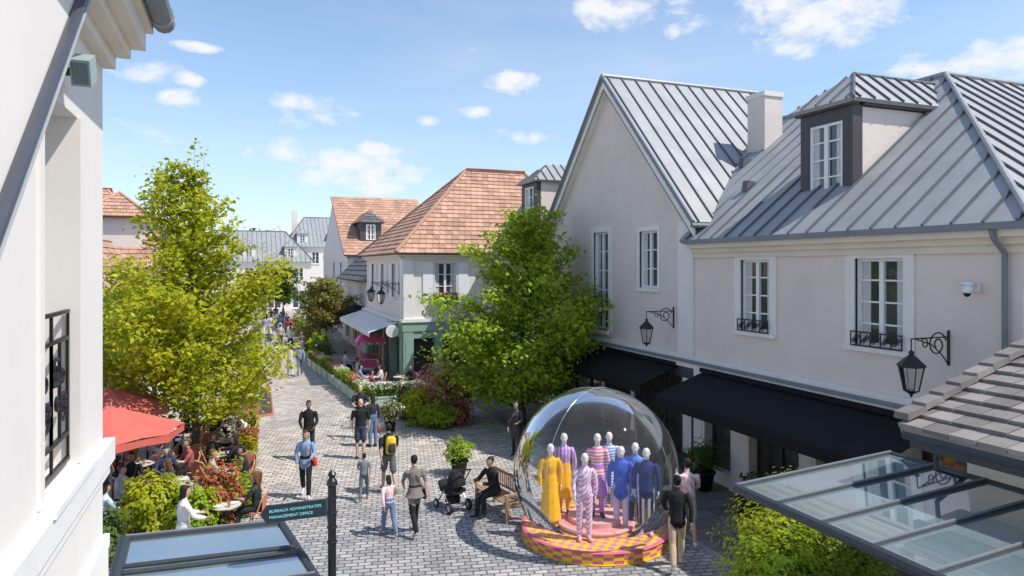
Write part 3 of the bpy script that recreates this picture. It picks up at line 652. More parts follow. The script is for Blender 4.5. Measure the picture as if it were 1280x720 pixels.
K=empty('mansard_shop_building');mb=MB()
wall(mb,fr,26.3,33.2,0,6.3,[(27.6,28.6,4.2,6.0),(30.5,31.5,4.2,6.0),(27,32.5,.3,2.7)],WHITEST)
window(mb,fr,27.6,28.6,4.2,6.0);window(mb,fr,30.5,31.5,4.2,6.0);window(mb,fr,27,32.5,.3,2.7,rows=1,leaves=5,sur=0,curt=False,glass=SHOPWIN)
mb.lb(fr,26.3,33,-.1,.3,6.3,6.55,CREAM)
mb.box(12.3,20,33.0,33.2,0,6.3,WHITEST)
roofpoly(mb,[(11.6,26.3,6.6),(11.6,33.3,6.6),(14.4,33.3,10.3),(14.4,26.3,10.3)],'metal',.5)
roofpoly(mb,[(14.4,26.3,10.3),(14.4,33.3,10.3),(17.5,33.3,11.2),(17.5,26.3,11.2)],'metal',.5)
mb.prism([(11.9,33.12,6.5),(20,33.12,6.5),(20,33.12,11.1),(17.5,33.12,11.1),(14.4,33.12,10.2)],(0,.15,0),WHITEST)
fd=FX(12.3);wall(mb,fd,28.6,30.4,7.9,9.7,[(29.0,30.0,8.1,9.5)],DARK,.2);window(mb,fd,29.0,30.0,8.1,9.5,rows=3,sur=0,rec=.06,sill=False)
mb.box(12.5,14.5,28.62,28.75,7.9,9.7,STUCCO);mb.box(12.5,14.5,30.25,30.38,7.9,9.7,STUCCO)
ap=(13.2,29.5,10.6);bk=(15,29.5,10.6)
roofpoly(mb,[(12.1,28.4,9.75),(15,28.4,9.75),bk,ap],'metal',.4);roofpoly(mb,[(12.1,30.6,9.75),(15,30.6,9.75),bk,ap],'metal',.4);roofpoly(mb,[(12.1,28.4,9.75),(12.1,30.6,9.75),ap],'metal',.4)
mb.build('walls_roof_dormer',K)

# ------------------------------------------------------------------ GREEN TEA-ROOM BUILDING
T=empty('tiled_roof_tea_room_building');mb=MB();fx=FX(7.2);fy=FY(33.0)
wxs=[(34.6,35.6,4.3,6.0),(37.6,38.6,4.3,6.0),(40.6,41.6,4.3,6.0)]
wall(mb,fx,33.0,43.5,3.3,6.35,wxs,WHITEST)
wys=[(8.75,9.85,4.3,6.05)]
wall(mb,fy,7.5,13.5,3.3,6.35,wys,WHITEST)
for wn in wxs+wys: window(mb,(fx if wn in wxs else fy),*wn,rows=3,sur=.06)
for a in (8.16,9.95): mb.lb(fy,a,a+.5,.01,.05,4.3,6.05,FRAME)
for wn in wxs:
    for a in (wn[0]-.62,wn[1]+.08): mb.lb(fx,a,a+.52,.01,.05,4.3,6.0,FRAME)
for f_,a0,a1 in ((fx,33.0,43.5),(fy,7.2,13.5)):
    mb.lb(f_,a0,a1,-.1,.12,6.2,6.35,CREAM);mb.lb(f_,a0-.2,a1,-.1,.3,6.352,6.5,TRIM);mb.lb(f_,a0-.1,a1,-.05,.14,3.16,3.32,TRIM)
    mb.lb(f_,a0-.05,a1,-.2,.08,2.72,3.16,SAGE)
mb.lb(fx,33.0,33.5,.0,.05,3.32,6.2,TRIM);mb.lb(fy,7.2,7.7,.0,.052,3.32,6.2,TRIM)
shopfront(mb,fx,[(33.05,33.6,'p'),(33.6,35.8,'w'),(35.8,36.2,'p'),(36.2,37.6,'d'),(37.6,38,'p'),(38,42.8,'w'),(42.8,43.5,'p')],2.72,SAGE,SHOPWIN)
shopfront(mb,fy,[(7.2,7.7,'p'),(7.7,8.8,'w'),(8.8,9.15,'p'),(9.15,10.6,'d'),(10.6,10.9,'p'),(10.9,13.5,'w')],2.72,SAGE,SHOPWIN)
mb.build('walls_and_shopfront',T)
mb=MB();e0,z0,zr=.45,6.5,11.35
a=(7.2-e0,33-e0,z0);b=(19,33-e0,z0);c=(19,44,z0);d=(7.2-e0,44,z0);r1=(12.0,38.2,zr);r2=(15.6,38.2,zr)
roofpoly(mb,[a,b,r2,r1],'tile',tw=.33,th=.36);roofpoly(mb,[a,d,r1],'tile',tw=.33,th=.36);roofpoly(mb,[d,c,r2,r1],'tile',tw=.6,th=.6);roofpoly(mb,[b,c,r2],'tile',tw=.6,th=.6)
for p,q in ((a,r1),(d,r1),(r1,r2),(b,r2)): ridge(mb,V(p)+V((0,0,.05)),V(q)+V((0,0,.05)),TILEO,.1)
mb.build('terracotta_tile_roof',T)
awning('white_awning',fx,33.8,44.5,3.1,2.65,1.5,AWNW,.2)
lantern('wall_lantern',fx,33.9,4.9,.9);lantern('wall_lantern',fx,36.7,4.9,.9)
e=empty('hanging_round_sign');mb=MB();
mb.tube([fx(33.2,0,3.2),fx(33.2,.75,3.2)],.015,IRON,5);c=fx(33.2,.5,2.75)
mb.tube([c-V((0,.03,0)),c+V((0,.03,0))],.30,FRAME,20);mb.tube([c-V((0,.035,0)),c-V((0,.032,0))],.22,pm('sign_disc_pale',(.62,.68,.60),.6),20);mb.tube([c+V((0,0,.28)),c+V((0,0,.45))],.008,IRON,4);mb.build('sign_disc',e)
pb=planter_box('window_flower_box',(9.3,32.8),1.2,.25,.25,SAGED,L_BX,.25,5,n=300,mat2=L_PK,n2=120);pb.location.z=4.0
Lw=empty('slate_roof_low_building');mb=MB();fx8=FX(7.6)
wall(mb,fx8,43.6,58,0,5.0,[(45,47,.3,2.7),(49,52,.3,2.7),(54,56,.3,2.7)],WHITEST)
for q in ((45,47),(49,52),(54,56)): window(mb,fx8,q[0],q[1],.3,2.7,rows=1,sur=0,curt=False,glass=SHOPWIN)
roofpoly(mb,[(7.1,43.6,4.9),(7.1,58,4.9),(9.5,58,7.0),(9.5,43.6,7.0)],'slate',tw=.5,th=.5)
mb.box(9.5,14,43.8,58,0,7.0,WHITEST)
mb.build('walls_and_roof',Lw);awning('black_awning',fx8,47,52,3.0,2.5,1.5,AWNB);awning('white_awning',fx8,53,57.5,3.0,2.5,1.5,AWNW)
Gc=empty('tiled_gabled_building');mb=MB();f8=FX(8.0)
wall(mb,f8,58,76,0,6.9,[(61,62.2,4.3,6.2),(66,67.2,4.3,6.2),(60,64,.3,2.8),(66,73,.3,2.8)],WHITEST)
for q in ((61,62.2,4.3,6.2),(66,67.2,4.3,6.2)): window(mb,f8,*q)
for q in ((60,64,.3,2.8),(66,73,.3,2.8)): window(mb,f8,*q,rows=1,sur=0,curt=False,glass=SHOPWIN,leaves=3)
mb.box(8.3,16,58,58.3,0,6.9,WHITEST)
mb.prism([(8.0,58,6.9),(8.0,76,6.9),(8.0,67,12.2)],(.3,0,0),WHITEST)
mb.prism([(7.88,57.7,6.7),(7.88,67,12.3),(7.88,67,11.9),(7.88,57.7,6.3)],(.05,0,0),TRIM)
roofpoly(mb,[(7.7,57.6,6.75),(16,57.6,6.75),(16,67,12.4),(7.7,67,12.4)],'tile',tw=.45,th=.5)
roofpoly(mb,[(8.0,76.4,6.75),(16,76.4,6.75),(16,67,12.4),(8.0,67,12.4)],'tile',tw=1,th=1)
fd=FY(59.6);wall(mb,fd,9.3,11.1,7.9,9.6,[(9.8,10.6,8.1,9.4)],DARK,.2);window(mb,fd,9.8,10.6,8.1,9.4,sur=0,rec=.05,sill=False)
roofpoly(mb,[(9.0,59.3,9.6),(9.0,64,9.6),(10.2,64,10.6),(10.2,60.2,10.6)],'tile');roofpoly(mb,[(11.4,59.3,9.6),(11.4,64,9.6),(10.2,64,10.6),(10.2,60.2,10.6)],'tile');roofpoly(mb,[(9,59.3,9.6),(11.4,59.3,9.6),(10.2,60.2,10.6)],'slate')
mb.box(9.3,11.1,59.8,63,7.9,9.6,DARK)
mb.build('walls_roof_dormer',Gc);awning('black_awning',f8,60,64,3.1,2.6,1.4,AWNB)

def house(name,x0,x1,y0,y1,ze,zr,kind,nd,wallm=WHITEST,inset=3,dy=True):
    e=empty(name);mb=MB();f_=FY(y0);n=max(2,int((x1-x0)/2.6));ops=[]
    for i in range(n):
        c=x0+(x1-x0)*(i+.5)/n;ops+= [(c-.5,c+.5,ze-2.3,ze-.6),(c-.8,c+.8,.3,2.6)]
    wall(mb,f_,x0,x1,0,ze,ops,wallm)
    for o in ops: window(mb,f_,*o,rows=3,sur=.1 if o[2]>1 else 0,curt=False)
    mb.box(x1-.3,x1,y0+.3,y1,0,ze,wallm);mb.box(x0,x0+.3,y0+.3,y1,0,ze,wallm)
    mb.lb(f_,x0,x1,-.1,.3,ze,ze+.2,TRIM)
    ym=(y0+y1)/2;o=.4;a=(x0-o,y0-o,ze+.2);b=(x1+o,y0-o,ze+.2);c=(x1+o,y1+o,ze+.2);d=(x0-o,y1+o,ze+.2);r1=(x0+inset,ym,zr);r2=(x1-inset,ym,zr)
    k=dict(tw=.4,th=.45) if kind!='metal' else dict(seam=.6)
    roofpoly(mb,[a,b,r2,r1],kind,**k);roofpoly(mb,[a,d,r1],kind,**k);roofpoly(mb,[b,c,r2],kind,**k);roofpoly(mb,[d,c,r2,r1],kind,**(dict(tw=1.5,th=1.5) if kind!='metal' else k))
    for p,q in ((a,r1),(b,r2),(r1,r2)): ridge(mb,p,q,TILEO if kind=='tile' else ZINCD,.09)
    for i in range(nd):
        cx=x0+(x1-x0)*(i+.5)/nd;yd=y0+.5;fd=FY(yd);zb=ze+.5
        wall(mb,fd,cx-.75,cx+.75,zb,zb+1.7,[(cx-.45,cx+.45,zb+.2,zb+1.5)],wallm,.15);window(mb,fd,cx-.45,cx+.45,zb+.2,zb+1.5,sur=0,rec=.05,sill=False)
        mb.box(cx-.72,cx+.72,yd+.15,yd+2.5,zb,zb+1.68,wallm);aa=(cx,yd+.5,zb+2.5);bb=(cx,yd+3,zb+2.5);kk='metal' if kind=='metal' else 'slate'
        roofpoly(mb,[(cx-.95,yd-.2,zb+1.72),(cx-.95,yd+3,zb+1.72),bb,aa],kk);roofpoly(mb,[(cx+.95,yd-.2,zb+1.72),(cx+.95,yd+3,zb+1.72),bb,aa],kk);roofpoly(mb,[(cx-.95,yd-.2,zb+1.72),(cx+.95,yd-.2,zb+1.72),aa],kk)
    mb.box(x0+1.2,x0+2.0,ym-.4,ym+.4,ze+1,zr+1.0,wallm)
    mb.build('walls_roof_windows',e);return e
house('slate_roof_townhouse',-7,8.5,96,106,6.2,10.6,'metal',3)
house('zinc_roof_townhouse',6,20,108,120,8.5,13.5,'metal',3)
house('zinc_roof_townhouse',-22,-8,80,92,6.5,11,'slate',2)
house('white_townhouse',-20,-4.2,62,74,5.6,9.6,'slate',3)
h=house('tiled_roof_cafe_building',-22,-3.8,42,56,5.6,10.6,'tile',1,STUCCOG,4)
mb=MB();fd=FY(43.3);
mb.box(-7.9,-5.1,43.3,47,6.2,8.6,STUCCOG);aa=(-6.5,44.6,10.0);bb=(-6.5,49.2,10.0)
roofpoly(mb,[(-8.3,42.9,8.6),(-8.3,49,8.6),bb,aa],'tile');roofpoly(mb,[(-4.7,42.9,8.6),(-4.7,49,8.6),bb,aa],'tile');roofpoly(mb,[(-8.3,42.9,8.6),(-4.7,42.9,8.6),aa],'tile')
ridge(mb,(-8.3,42.9,8.65),(-6.5,44.6,10.05),TILEO);ridge(mb,(-4.7,42.9,8.65),(-6.5,44.6,10.05),TILEO)
mb.build('hipped_dormer',h)
e=empty('cafe_pavilion');mb=MB();f_=FY(30.5);shopfront(mb,f_,[(-14,-12,'w'),(-12,-11.6,'p'),(-11.6,-9,'w'),(-9,-8.6,'p'),(-8.6,-5.2,'w'),(-5.2,-4.8,'p')],3.0,STUCCOG)
mb.box(-14,-4.8,30.8,31,0,3.2,DARK);mb.box(-5,-4.8,31,40,0,3.6,STUCCOG);mb.lb(f_,-14,-4.6,-.3,.2,3.0,3.7,CREAM)
roofpoly(mb,[(-14,30.1,3.7),(-4.4,30.1,3.7),(-6.5,36,7.2),(-14,36,7.2)],'tile',tw=.35,th=.36);roofpoly(mb,[(-4.4,30.1,3.7),(-4.4,42,3.7),(-6.5,42,7.2),(-6.5,36,7.2)],'tile',tw=.35,th=.36)
mb.build('walls_and_roof',e)

# ------------------------------------------------------------------ NEAR LEFT BUILDING
Nb=empty('cream_corner_building');fl=FPX(-1.2);mb=MB()
wall(mb,fl,-3,7.3,0,8.3,[(5.22,6.26,4.32,7.05)],NEARST,.5)
mb.box(-9,-1.7,7.0,7.3,0,8.3,NEARST)
mb.lb(fl,-3,7.36,.0,.05,3.98,4.1,TRIM);mb.lb(fl,-3,7.38,.0,.09,4.1,4.3,TRIM);mb.lb(fl,5.1,6.4,-.3,.11,4.302,4.35,TRIM)
mb.lb(fl,-3,7.35,.0,.05,3.3,3.42,TRIM);mb.lb(fl,6.55,7.34,.0,.04,0,3.3,NEARST)
mb.lb(fl,-3,7.34,.0,.10,7.72,7.84,CREAM);mb.lb(fl,-3,7.38,.0,.22,7.84,7.94,CREAM);mb.lb(fl,-3,7.42,.0,.34,7.94,8.12,CREAM);mb.lb(fl,-3,7.46,-.2,.40,8.12,8.5,CREAM)
mb.tube([fl(-3,.49,8.24),fl(7.46,.49,8.24)],.10,LEAD,12);mb.tube([fl(7.2,.49,8.24),fl(7.26,.49,8.24)],.112,ZINC,12)
window(mb,fl,5.22,6.26,4.35,7.05,rows=3,sur=0,rec=.42,sill=False,curt=True)
for a0,a1,b0,b1 in ((5.12,5.22,4.36,7.05),(6.26,6.34,4.36,7.05)): mb.lb(fl,a0,a1,.0,.02,b0,b1,NEARST)
mb.build('walls_and_cornice',Nb)
mb=MB();railing(mb,fl,5.24,6.24,-.06,4.42,5.55,cell=.45);railing(mb,fl,5.26,6.22,-.06,4.62,5.35,cell=.3);mb.build('balcony_railing',Nb)
mb=MB();mb.prism([(-1.02,3.1,5.62),(-1.02,5.75,8.1),(-1.02,3.1,8.1)],(-.05,0,0),NEARST)
VG=pm('verge_metal_dark',(.05,.055,.075),.35,.1,spec=.6)
mb.tube([(-.99,3.0,5.5),(-.99,5.75,8.08)],.035,VG,10);mb.tube([(-.975,3.0,5.42),(-.975,5.75,8.0)],.014,ZINC,6);mb.build('porch_verge',Nb)
e=empty('floodlight');mb=MB()
c=V((-1.04,5.62,7.27));MX=Matrix.Rotation(rad(25),3,'X')
pts=[V((sx_,sy_,sz_)) for sz_ in (-.09,.09) for sx_,sy_ in ((-.06,-.12),(.06,-.12),(.06,.12),(-.06,.12))]
mb.box8([c+MX@p for p in pts],pm('fixture_grey_green',(.30,.36,.34),.5));mb.box8([c+MX@V((0,-.12,0))+MX@V((p.x*.8,p.y*.06,p.z*.8)) for p in pts],pm('fixture_glass',(.12,.16,.16),.15,spec=.8))
mb.tube([(-1.2,5.62,7.25),(-1.1,5.62,7.25)],.03,STEEL,6);mb.build('housing',e)

def canopy(name,A,B,C,D,nbars,mat=GL_CAN,bw=.032):
    e=empty(name);mb=MB();A,B,C,D=map(V,(A,B,C,D));n=(B-A).cross(D-A).normalized()
    if n.z<0:n=-n
    for i in range(nbars+1):
        t=i/nbars;p=A.lerp(D,t);q=B.lerp(C,t);d=(q-p).normalized();s=d.cross(n)*bw
        mb.box8([p-s-n*.06,q-s-n*.06,q+s-n*.06,p+s-n*.06,p-s+n*.04,q-s+n*.04,q+s+n*.04,p+s+n*.04],STEEL)
        mb.box8([p-s*.35+n*.041,q-s*.35+n*.041,q+s*.35+n*.041,p+s*.35+n*.041,p-s*.3+n*.06,q-s*.3+n*.06,q+s*.3+n*.06,p+s*.3+n*.06],LEAD)
    for p,q,r in ((A,D,.065),(B,C,.05)): mb.tube([p,q],r,STEEL,8)
    mb.build('steel_frame',e);mb=MB();mb.prism([A,B,C,D],n*.012,mat);mb.build('glass_panes',e);return e
canopy('glass_canopy',(6.1,7.5,2.95),(8.9,7.5,3.12),(8.9,1.2,3.12),(6.1,1.2,2.95),9,bw=.036)
e=canopy('glass_canopy',(-1.15,8.25,3.02),(.4,8.2,3.0),(1.25,5.4,2.25),(-1.15,5.4,2.3),3)
mb=MB()
for i in range(1,6):
    t=i/6
    for dt in (0,.035): mb.tube([V((-1.15,8.25,3.05)).lerp(V((-1.15,5.4,2.33)),t+dt),V((.4,8.2,3.03)).lerp(V((1.25,5.4,2.28)),t+dt)],.022,STEEL,6)
mb.tube([(.4,8.2,3.0),(1.25,5.4,2.25)],.05,STEEL,6);mb.tube([(-1.2,8.25,3.02),(.4,8.2,3.0)],.05,STEEL,6)
mb.tube([(.4,8.15,3.0),(.4,8.15,0)],.04,STEEL,8);mb.tube([(-1.1,8.2,3.0),(-1.1,8.2,0)],.04,STEEL,8);mb.build('cross_bars',e)
Kk=empty('brown_tile_pavilion');mb=MB();fk=FX(8.9)
wall(mb,fk,-2,6.35,0,4.2,[(1,5.6,.4,2.7)],CREAM);window(mb,fk,1,5.6,.4,2.7,rows=1,leaves=4,sur=0,curt=False,glass=SHOPWIN)
mb.box(9.2,16,6.1,6.35,0,4.2,CREAM)
mb.box(8.02,8.12,-2,6.48,3.56,3.80,STEEL);mb.box(8.12,8.9,-2,6.48,3.62,3.66,CREAM);mb.tube([(7.93,-2,3.74),(7.93,6.48,3.74)],.07,STEEL,8)
mb.tube([(8.25,6.3,3.6),(8.25,6.3,3.3),(8.85,6.3,3.1)],.03,STEEL,6)
mb.build('walls_and_fascia',Kk)
mb=MB();roofpoly(mb,[(7.86,-2,3.84),(7.86,6.5,3.84),(13,6.5,5.62),(13,-2,5.62)],'brown',tw=.34,th=.30)
for i in range(16):
    p=V((7.9,6.5,3.93)).lerp(V((13,6.5,5.7)),(i+.5)/16);d=V((5.1,0,1.77)).normalized()*.18;mb.box8([p-d+V((0,-.11,.0)),p+d+V((0,-.11,-.02)),p+d+V((0,.11,-.02)),p-d+V((0,.11,0)),p-d+V((0,-.1,.09)),p+d+V((0,-.1,.05)),p+d+V((0,.1,.05)),p-d+V((0,.1,.09))],TILEB)
mb.build('tile_roof',Kk)

# ------------------------------------------------------------------ signpost
e=empty('direction_signpost',(.86,7.35,0));mb=MB()
mb.tube([(0,0,0),(0,0,3.62)],.042,IRON,12);mb._l((0,0,0),[(.12,0),(.12,.05),(.07,.12),(.05,.5),(.042,.52)],IRON,14)
mb._l((0,0,3.62),[(.042,0),(.06,.02),(.05,.06),(.03,.09),(.045,.13),(.001,.18)],IRON,12)
for z in (3.05,3.2,3.35,3.5): mb._l((0,0,z),[(.042,-.01),(.055,-.005),(.055,.005),(.042,.01)],IRON,12)
NAVY=pm('sign_navy',(.02,.03,.04),.4)
mb.prism([(-.06,-.02,3.33),(-.06,-.02,3.50),(-.64,-.02,3.50),(-.70,-.02,3.415),(-.64,-.02,3.33)],(0,.03,0),NAVY)
mb.prism([(-.02,.03,3.1),(-.02,.03,3.25),(.02,.75,3.25),(.02,.83,3.18),(.02,.75,3.1)],(.03,0,0),NAVY)
mb.build('post_and_arms',e,False)
for k,tx in enumerate(("BUREAUX ADMINISTRATIFS","MANAGEMENT OFFICE")):
    cu=bpy.data.curves.new('txt','FONT');cu.body=tx;cu.size=.041;cu.extrude=.001;to=bpy.data.objects.new('sign_text',cu);COL.objects.link(to);to.parent=e;to.location=(-.615,-.0225,3.43-.06*k);to.rotation_euler=(rad(90),0,0)
    cu.materials.append(pm('sign_text_cyan',(.25,.75,.8),.5,.01))

# ------------------------------------------------------------------ TREES & PLANTS
def profL(h): return 2.5*(min(1,h/.18+.45))*max(0.0,(1-h))**.66*(1.0 if h<.48 else .62)+.22
tree('street_tree',(-1.35,21.9,0),9.35,1.9,profL,68,25000,L_YG,.085,3,.12,.75,.19,leaders=((.3,.2,6.9,2.3),(-.5,-.2,6.0,2.0),(.05,0,7.4,2.0),(-1.2,.2,4.8,1.6),(1.0,-.2,5.2,1.3)),jit=.42)
def profR(h): return 3.0*min(1,h/.2+.5)*max(0,(1-h))**.75+.25
tree('street_tree',(9.7,23.9,0),8.5,1.3,profR,74,27000,L_MG,.095,11,.13,.7,.21,leaders=((.5,0,6.6,1.9),(-.6,.2,6.3,1.7)),jit=.38)
def profF(h): return 1.35*math.sin(math.pi*min(1,h*.85+.12))+.2
tree('bay_tree',(5.3,48,0),5.3,1.6,profF,26,5200,L_OL,.12,21,.09,.4,.26)
tree('bay_tree',(5.5,54,0),4.6,1.6,profF,20,3000,L_DG,.13,22,.08,.4,.26)
tree('plum_tree',(1.2,74,0),5.7,1.8,lambda h:1.3*math.sin(math.pi*min(1,h*.85+.12))+.2,24,3500,L_OL,.16,23,.09,.5,.3)
tree('plum_tree',(4.2,80,0),6,1.8,lambda h:1.3*math.sin(math.pi*min(1,h*.85+.12))+.2,24,3500,L_DG,.16,24,.09,.5,.3)
tree('street_tree',(-3.4,32,0),5.6,1.6,lambda h:1.6*math.sin(math.pi*min(1,h*.8+.15))+.2,32,7000,L_YG,.10,25,.1,.5,.28)
tree('street_tree',(-4.5,26,0),5.0,1.6,lambda h:1.7*math.sin(math.pi*min(1,h*.8+.15))+.2,30,7000,L_MG,.10,27,.1,.5,.3)
e=empty('distant_tree_line')
rng=np.random.default_rng(5);P=[]
for i in range(26):
    P.append(bushpts((-60+i*7+rng.normal()*2,190+rng.normal()*15,8),(6,6,6+rng.uniform(0,3)),900,100+i,.3))
leaves(np.concatenate(P),.55,L_DG,'tree_masses',e,9)
bush('green_shrub',(-1.75,16.6,.75),(.75,.6,.75),L_YG,3500,31,.055)
bush('green_shrub',(-.95,16.0,.6),(.5,.45,.65),L_MG,2200,32,.05)
bush('red_photinia_shrub',(-.45,16.7,.75),(.5,.5,.75),L_RD,2300,33,.05,L_MG,500)
bush('green_shrub',(-.05,17.5,.55),(.4,.4,.5),L_MG,1400,34,.05)
bush('green_shrub',(-2.7,15.6,.6),(.6,.5,.6),L_DG,1500,35,.055)
planter_box('terrace_planter',(.15,21.3),1.1,.4,.5,SAGED,L_YG,.5,36,rad(85),900,L_RD,250)
planter_box('terrace_planter',(.25,24.5),1.3,.4,.5,SAGED,L_MG,.55,37,rad(88),900,L_PK,300)
planter_box('terrace_planter',(.3,27.5),1.3,.4,.5,SAGED,L_BX,.5,38,rad(88),900,L_WH,220)
planter_box('terrace_planter',(.5,31.5),1.3,.4,.5,SAGED,L_MG,.6,39,rad(88),900,L_PK,260)
for i,(x,y) in enumerate([(.5,37),(.6,43),(.8,50),(1.0,58)]): planter_box('terrace_planter',(x,y),2.6,.6,.5,SAGED,L_BX if i%2 else L_DG,.8,60+i,rad(88),700)
bush('flowering_shrub',(7.05,25.4,1.05),(.9,.8,1.0),L_MG,2600,41,.06,L_PK,2600)
bush('yellow_green_shrub',(6.0,25.2,.7),(.6,.55,.75),L_YG,2200,42,.055)
bush('green_shrub',(6.7,24.3,.5),(.8,.45,.5),L_MG,2000,43,.05)
bush('dark_shrub',(7.9,26.1,.7),(.6,.6,.8),L_DG,1500,44,.055,L_PK,200)
bush('red_shrub',(7.4,24.5,.45),(.5,.4,.5),L_RD,1200,45,.05,L_PK,400)
bush('green_shrub',(5.8,26.4,.6),(.5,.5,.7),L_DG,1300,46,.05)
pot_plant('potted_shrub',(5.7,18.8),.24,.4,L_MG,.42,47)
pot_plant('potted_flowers',(4.9,24.6),.22,.5,L_OL,.4,48,mat2=L_WH,n2=200)
pot_plant('potted_topiary',(11.3,17.6),.25,.45,L_DG,.5,49,conical=True)
pot_plant('potted_shrub',(11.3,15.2),.3,.5,L_DG,.5,50)
planter_box('square_planter',(11.1,12.9),.6,.6,.6,BLACKP,L_DG,.35,51,n=400)
pot_plant('potted_topiary',(11.4,20.4),.25,.45,L_DG,.5,52,conical=True)
GB=pm('planter_pale_green',(.48,.58,.50),.6)
for i in range(9):
    t=i/8;x=4.75-.95*t;y=29.4+12.3*t;planter_box('hedge_planter',(x,y),1.25,.42,.5,GB,L_BX if i%3 else L_MG,.42,70+i,rad(94),800,(L_WH,L_PK,None)[i%3],180)
for i,x in enumerate((5.4,6.6)): planter_box('hedge_planter',(x,28.7),1.1,.4,.5,GB,L_BX,.42,85+i,0,700,L_WH,180)
for i in range(7):
    bush('green_shrub',(4.5+.25*math.sin(i*2.1),44+i*3.3,.6+.2*(i%2)),(.8,1.1,.8+.25*(i%3)),(L_DG,L_MG,L_OL)[i%3],1100,90+i,.08)
for i,(x,y,z,r,m) in enumerate([(8.1,8.9,1.15,.95,L_YG),(9.0,9.3,1.05,.85,L_BX),(7.5,8.2,.95,.75,L_MG),(8.7,8.2,1.05,.8,L_BX),(7.9,7.3,.8,.7,L_BX),(9.8,9.9,.7,.65,L_DG),(6.9,7.4,.6,.5,L_DG)]):
    bush('bamboo_shrub',(x,y,z),(r,r,z*1.05),m,5600,110+i,.042,rag=.3)

# ------------------------------------------------------------------ STREET FURNITURE
def chair_mesh():
    mb=MB();red=pm('wicker_red',(.55,.19,.11),.7,.25,30);cr=pm('rattan_frame',(.55,.34,.20),.6)
    mb._l((0,0,0),[(.001,.44),(.20,.44),(.215,.455),(.20,.47),(.001,.47)],red,16)
    for a in (45,135,225,315): mb.tube([(.15*math.cos(rad(a)),.15*math.sin(rad(a)),.44),(.21*math.cos(rad(a)),.21*math.sin(rad(a)),0)],.015,cr,6)
    pts=[(.2,-.04,.46),(.215,-.12,.7),(.17,-.2,.86),(0,-.235,.92),(-.17,-.2,.86),(-.215,-.12,.7),(-.2,-.04,.46)];mb.tube(pts,.018,cr,6)
    mb.prism([(-.17,-.15,.5),(.17,-.15,.5),(.185,-.16,.7),(.15,-.2,.84),(0,-.225,.89),(-.15,-.2,.84),(-.185,-.16,.7)],(0,.012,0),red)
    mb._l((0,0,.22),[(.17,0),(.18,.01),(.17,.02)],cr,12)
    return mb
CH=chair_mesh().build('bistro_chair',loc=(-.95,22.9,0),rot=0)
def chair(x,y,r):
    o=bpy.data.objects.new('bistro_chair',CH.data);COL.objects.link(o);o.location=(x,y,.006);o.rotation_euler[2]=rad(r);return o
def table_mb():
    mb=MB();mb._l((0,0,0),[(.001,0),(.2,0),(.2,.02),(.03,.05),(.025,.7),(.03,.72),(.33,.72),(.34,.735),(.33,.75),(.001,.75)],IRON,18)
    mb._l((0,0,0),[(.001,.751),(.325,.751),(.325,.757),(.001,.757)],pm('table_top_stone',(.55,.52,.48),.5),18)
    PL=pm('plate_white',(.75,.74,.72),.3);DR=pm('drink_amber',(.5,.22,.05),.2)
    for x,y in((.15,.05),(-.14,-.08)): mb._l((x,y,.758),[(.001,0),(.06,0),(.1,.015),(.095,.018),(.001,.006)],PL,12)
    for x,y in((-.1,.16),(.08,-.17)): mb._l((x,y,.758),[(.001,0),(.025,0),(.032,.12),(.001,.12)],DR,8)
    return mb
TB=table_mb().build('bistro_table',loc=(-2.1,17.4,0.006),smooth=False)
def table(x,y):
    o=bpy.data.objects.new('bistro_table',TB.data);COL.objects.link(o);o.location=(x,y,.006);return o
def parasol(x,y,R_,zz,seed):
    e=empty('red_parasol',(x,y,0),seed);mb=MB();PR=pm('parasol_fabric_red',(.58,.13,.10),.9,.1,3)
    n=8;rim=[]
    for j in range(n):
        a=2*math.pi*j/n+.2;rim.append((R_*math.cos(a),R_*math.sin(a),zz))
    for j in range(n):
        p,q=V(rim[j]),V(rim[(j+1)%n]);mid=(p+q)/2
        t=V((0,0,zz+.54));m1=(t*.4+p*.6)+V((0,0,.02));m2=(t*.4+q*.6)+V((0,0,.02));mm_=(m1+m2)/2-V((0,0,.04));me_=mid*.97+V((0,0,mid.z*.03+.03))
        mb.add([t,m1,m2,mm_,p,q,me_],[(0,1,3),(0,3,2),(1,4,6,3),(3,6,5,2)],PR)
        mb.add([p,q,q-V((0,0,.17)),mid-V((0,0,.14)),p-V((0,0,.17))],[(0,1,2,3,4)],PR);mb.tube([(0,0,zz+.5),p],.01,WOOD,4)
    mb.tube([(0,0,0),(0,0,zz+.65)],.025,WOOD,8);mb._l((0,0,0),[(.001,0),(.28,0),(.28,.06),(.05,.1),(.03,.3)],IRON,16);mb.build('canopy_and_pole',e)
parasol(-2.75,17.7,1.5,2.2,0);parasol(-3.3,20.9,1.5,2.15,.3);parasol(-4.2,24.0,1.5,2.15,.1)
e=empty('wooden_bench',(5.75,15.55,0),rad(100));mb=MB()
for sx_ in (-.72,.72):
    mb.box(sx_-.035,sx_+.035,.22,.29,0,.62,WOOD);mb.box(sx_-.035,sx_+.035,-.29,-.22,0,.9,WOOD);mb.box(sx_-.03,sx_+.03,-.22,.22,.36,.42,WOOD);mb.box(sx_-.04,sx_+.04,-.22,.32,.62,.66,WOOD)
for k in range(6): mb.box(-.76,.76,-.22+.085*k,-.155+.085*k,.425,.45,WOOD)
mb.box(-.685,.685,-.27,-.235,.83,.9,WOOD);mb.box(-.685,.685,-.27,-.235,.5,.55,WOOD)
for k in range(14): x=-.63+k*.097;mb.box(x-.018,x+.018,-.263,-.243,.55,.83,WOOD)
mb.build('slats_and_frame',e)
e=empty('baby_stroller',(4.75,16.2,0),rad(15));mb=MB();CB=cloth((.02,.02,.022))
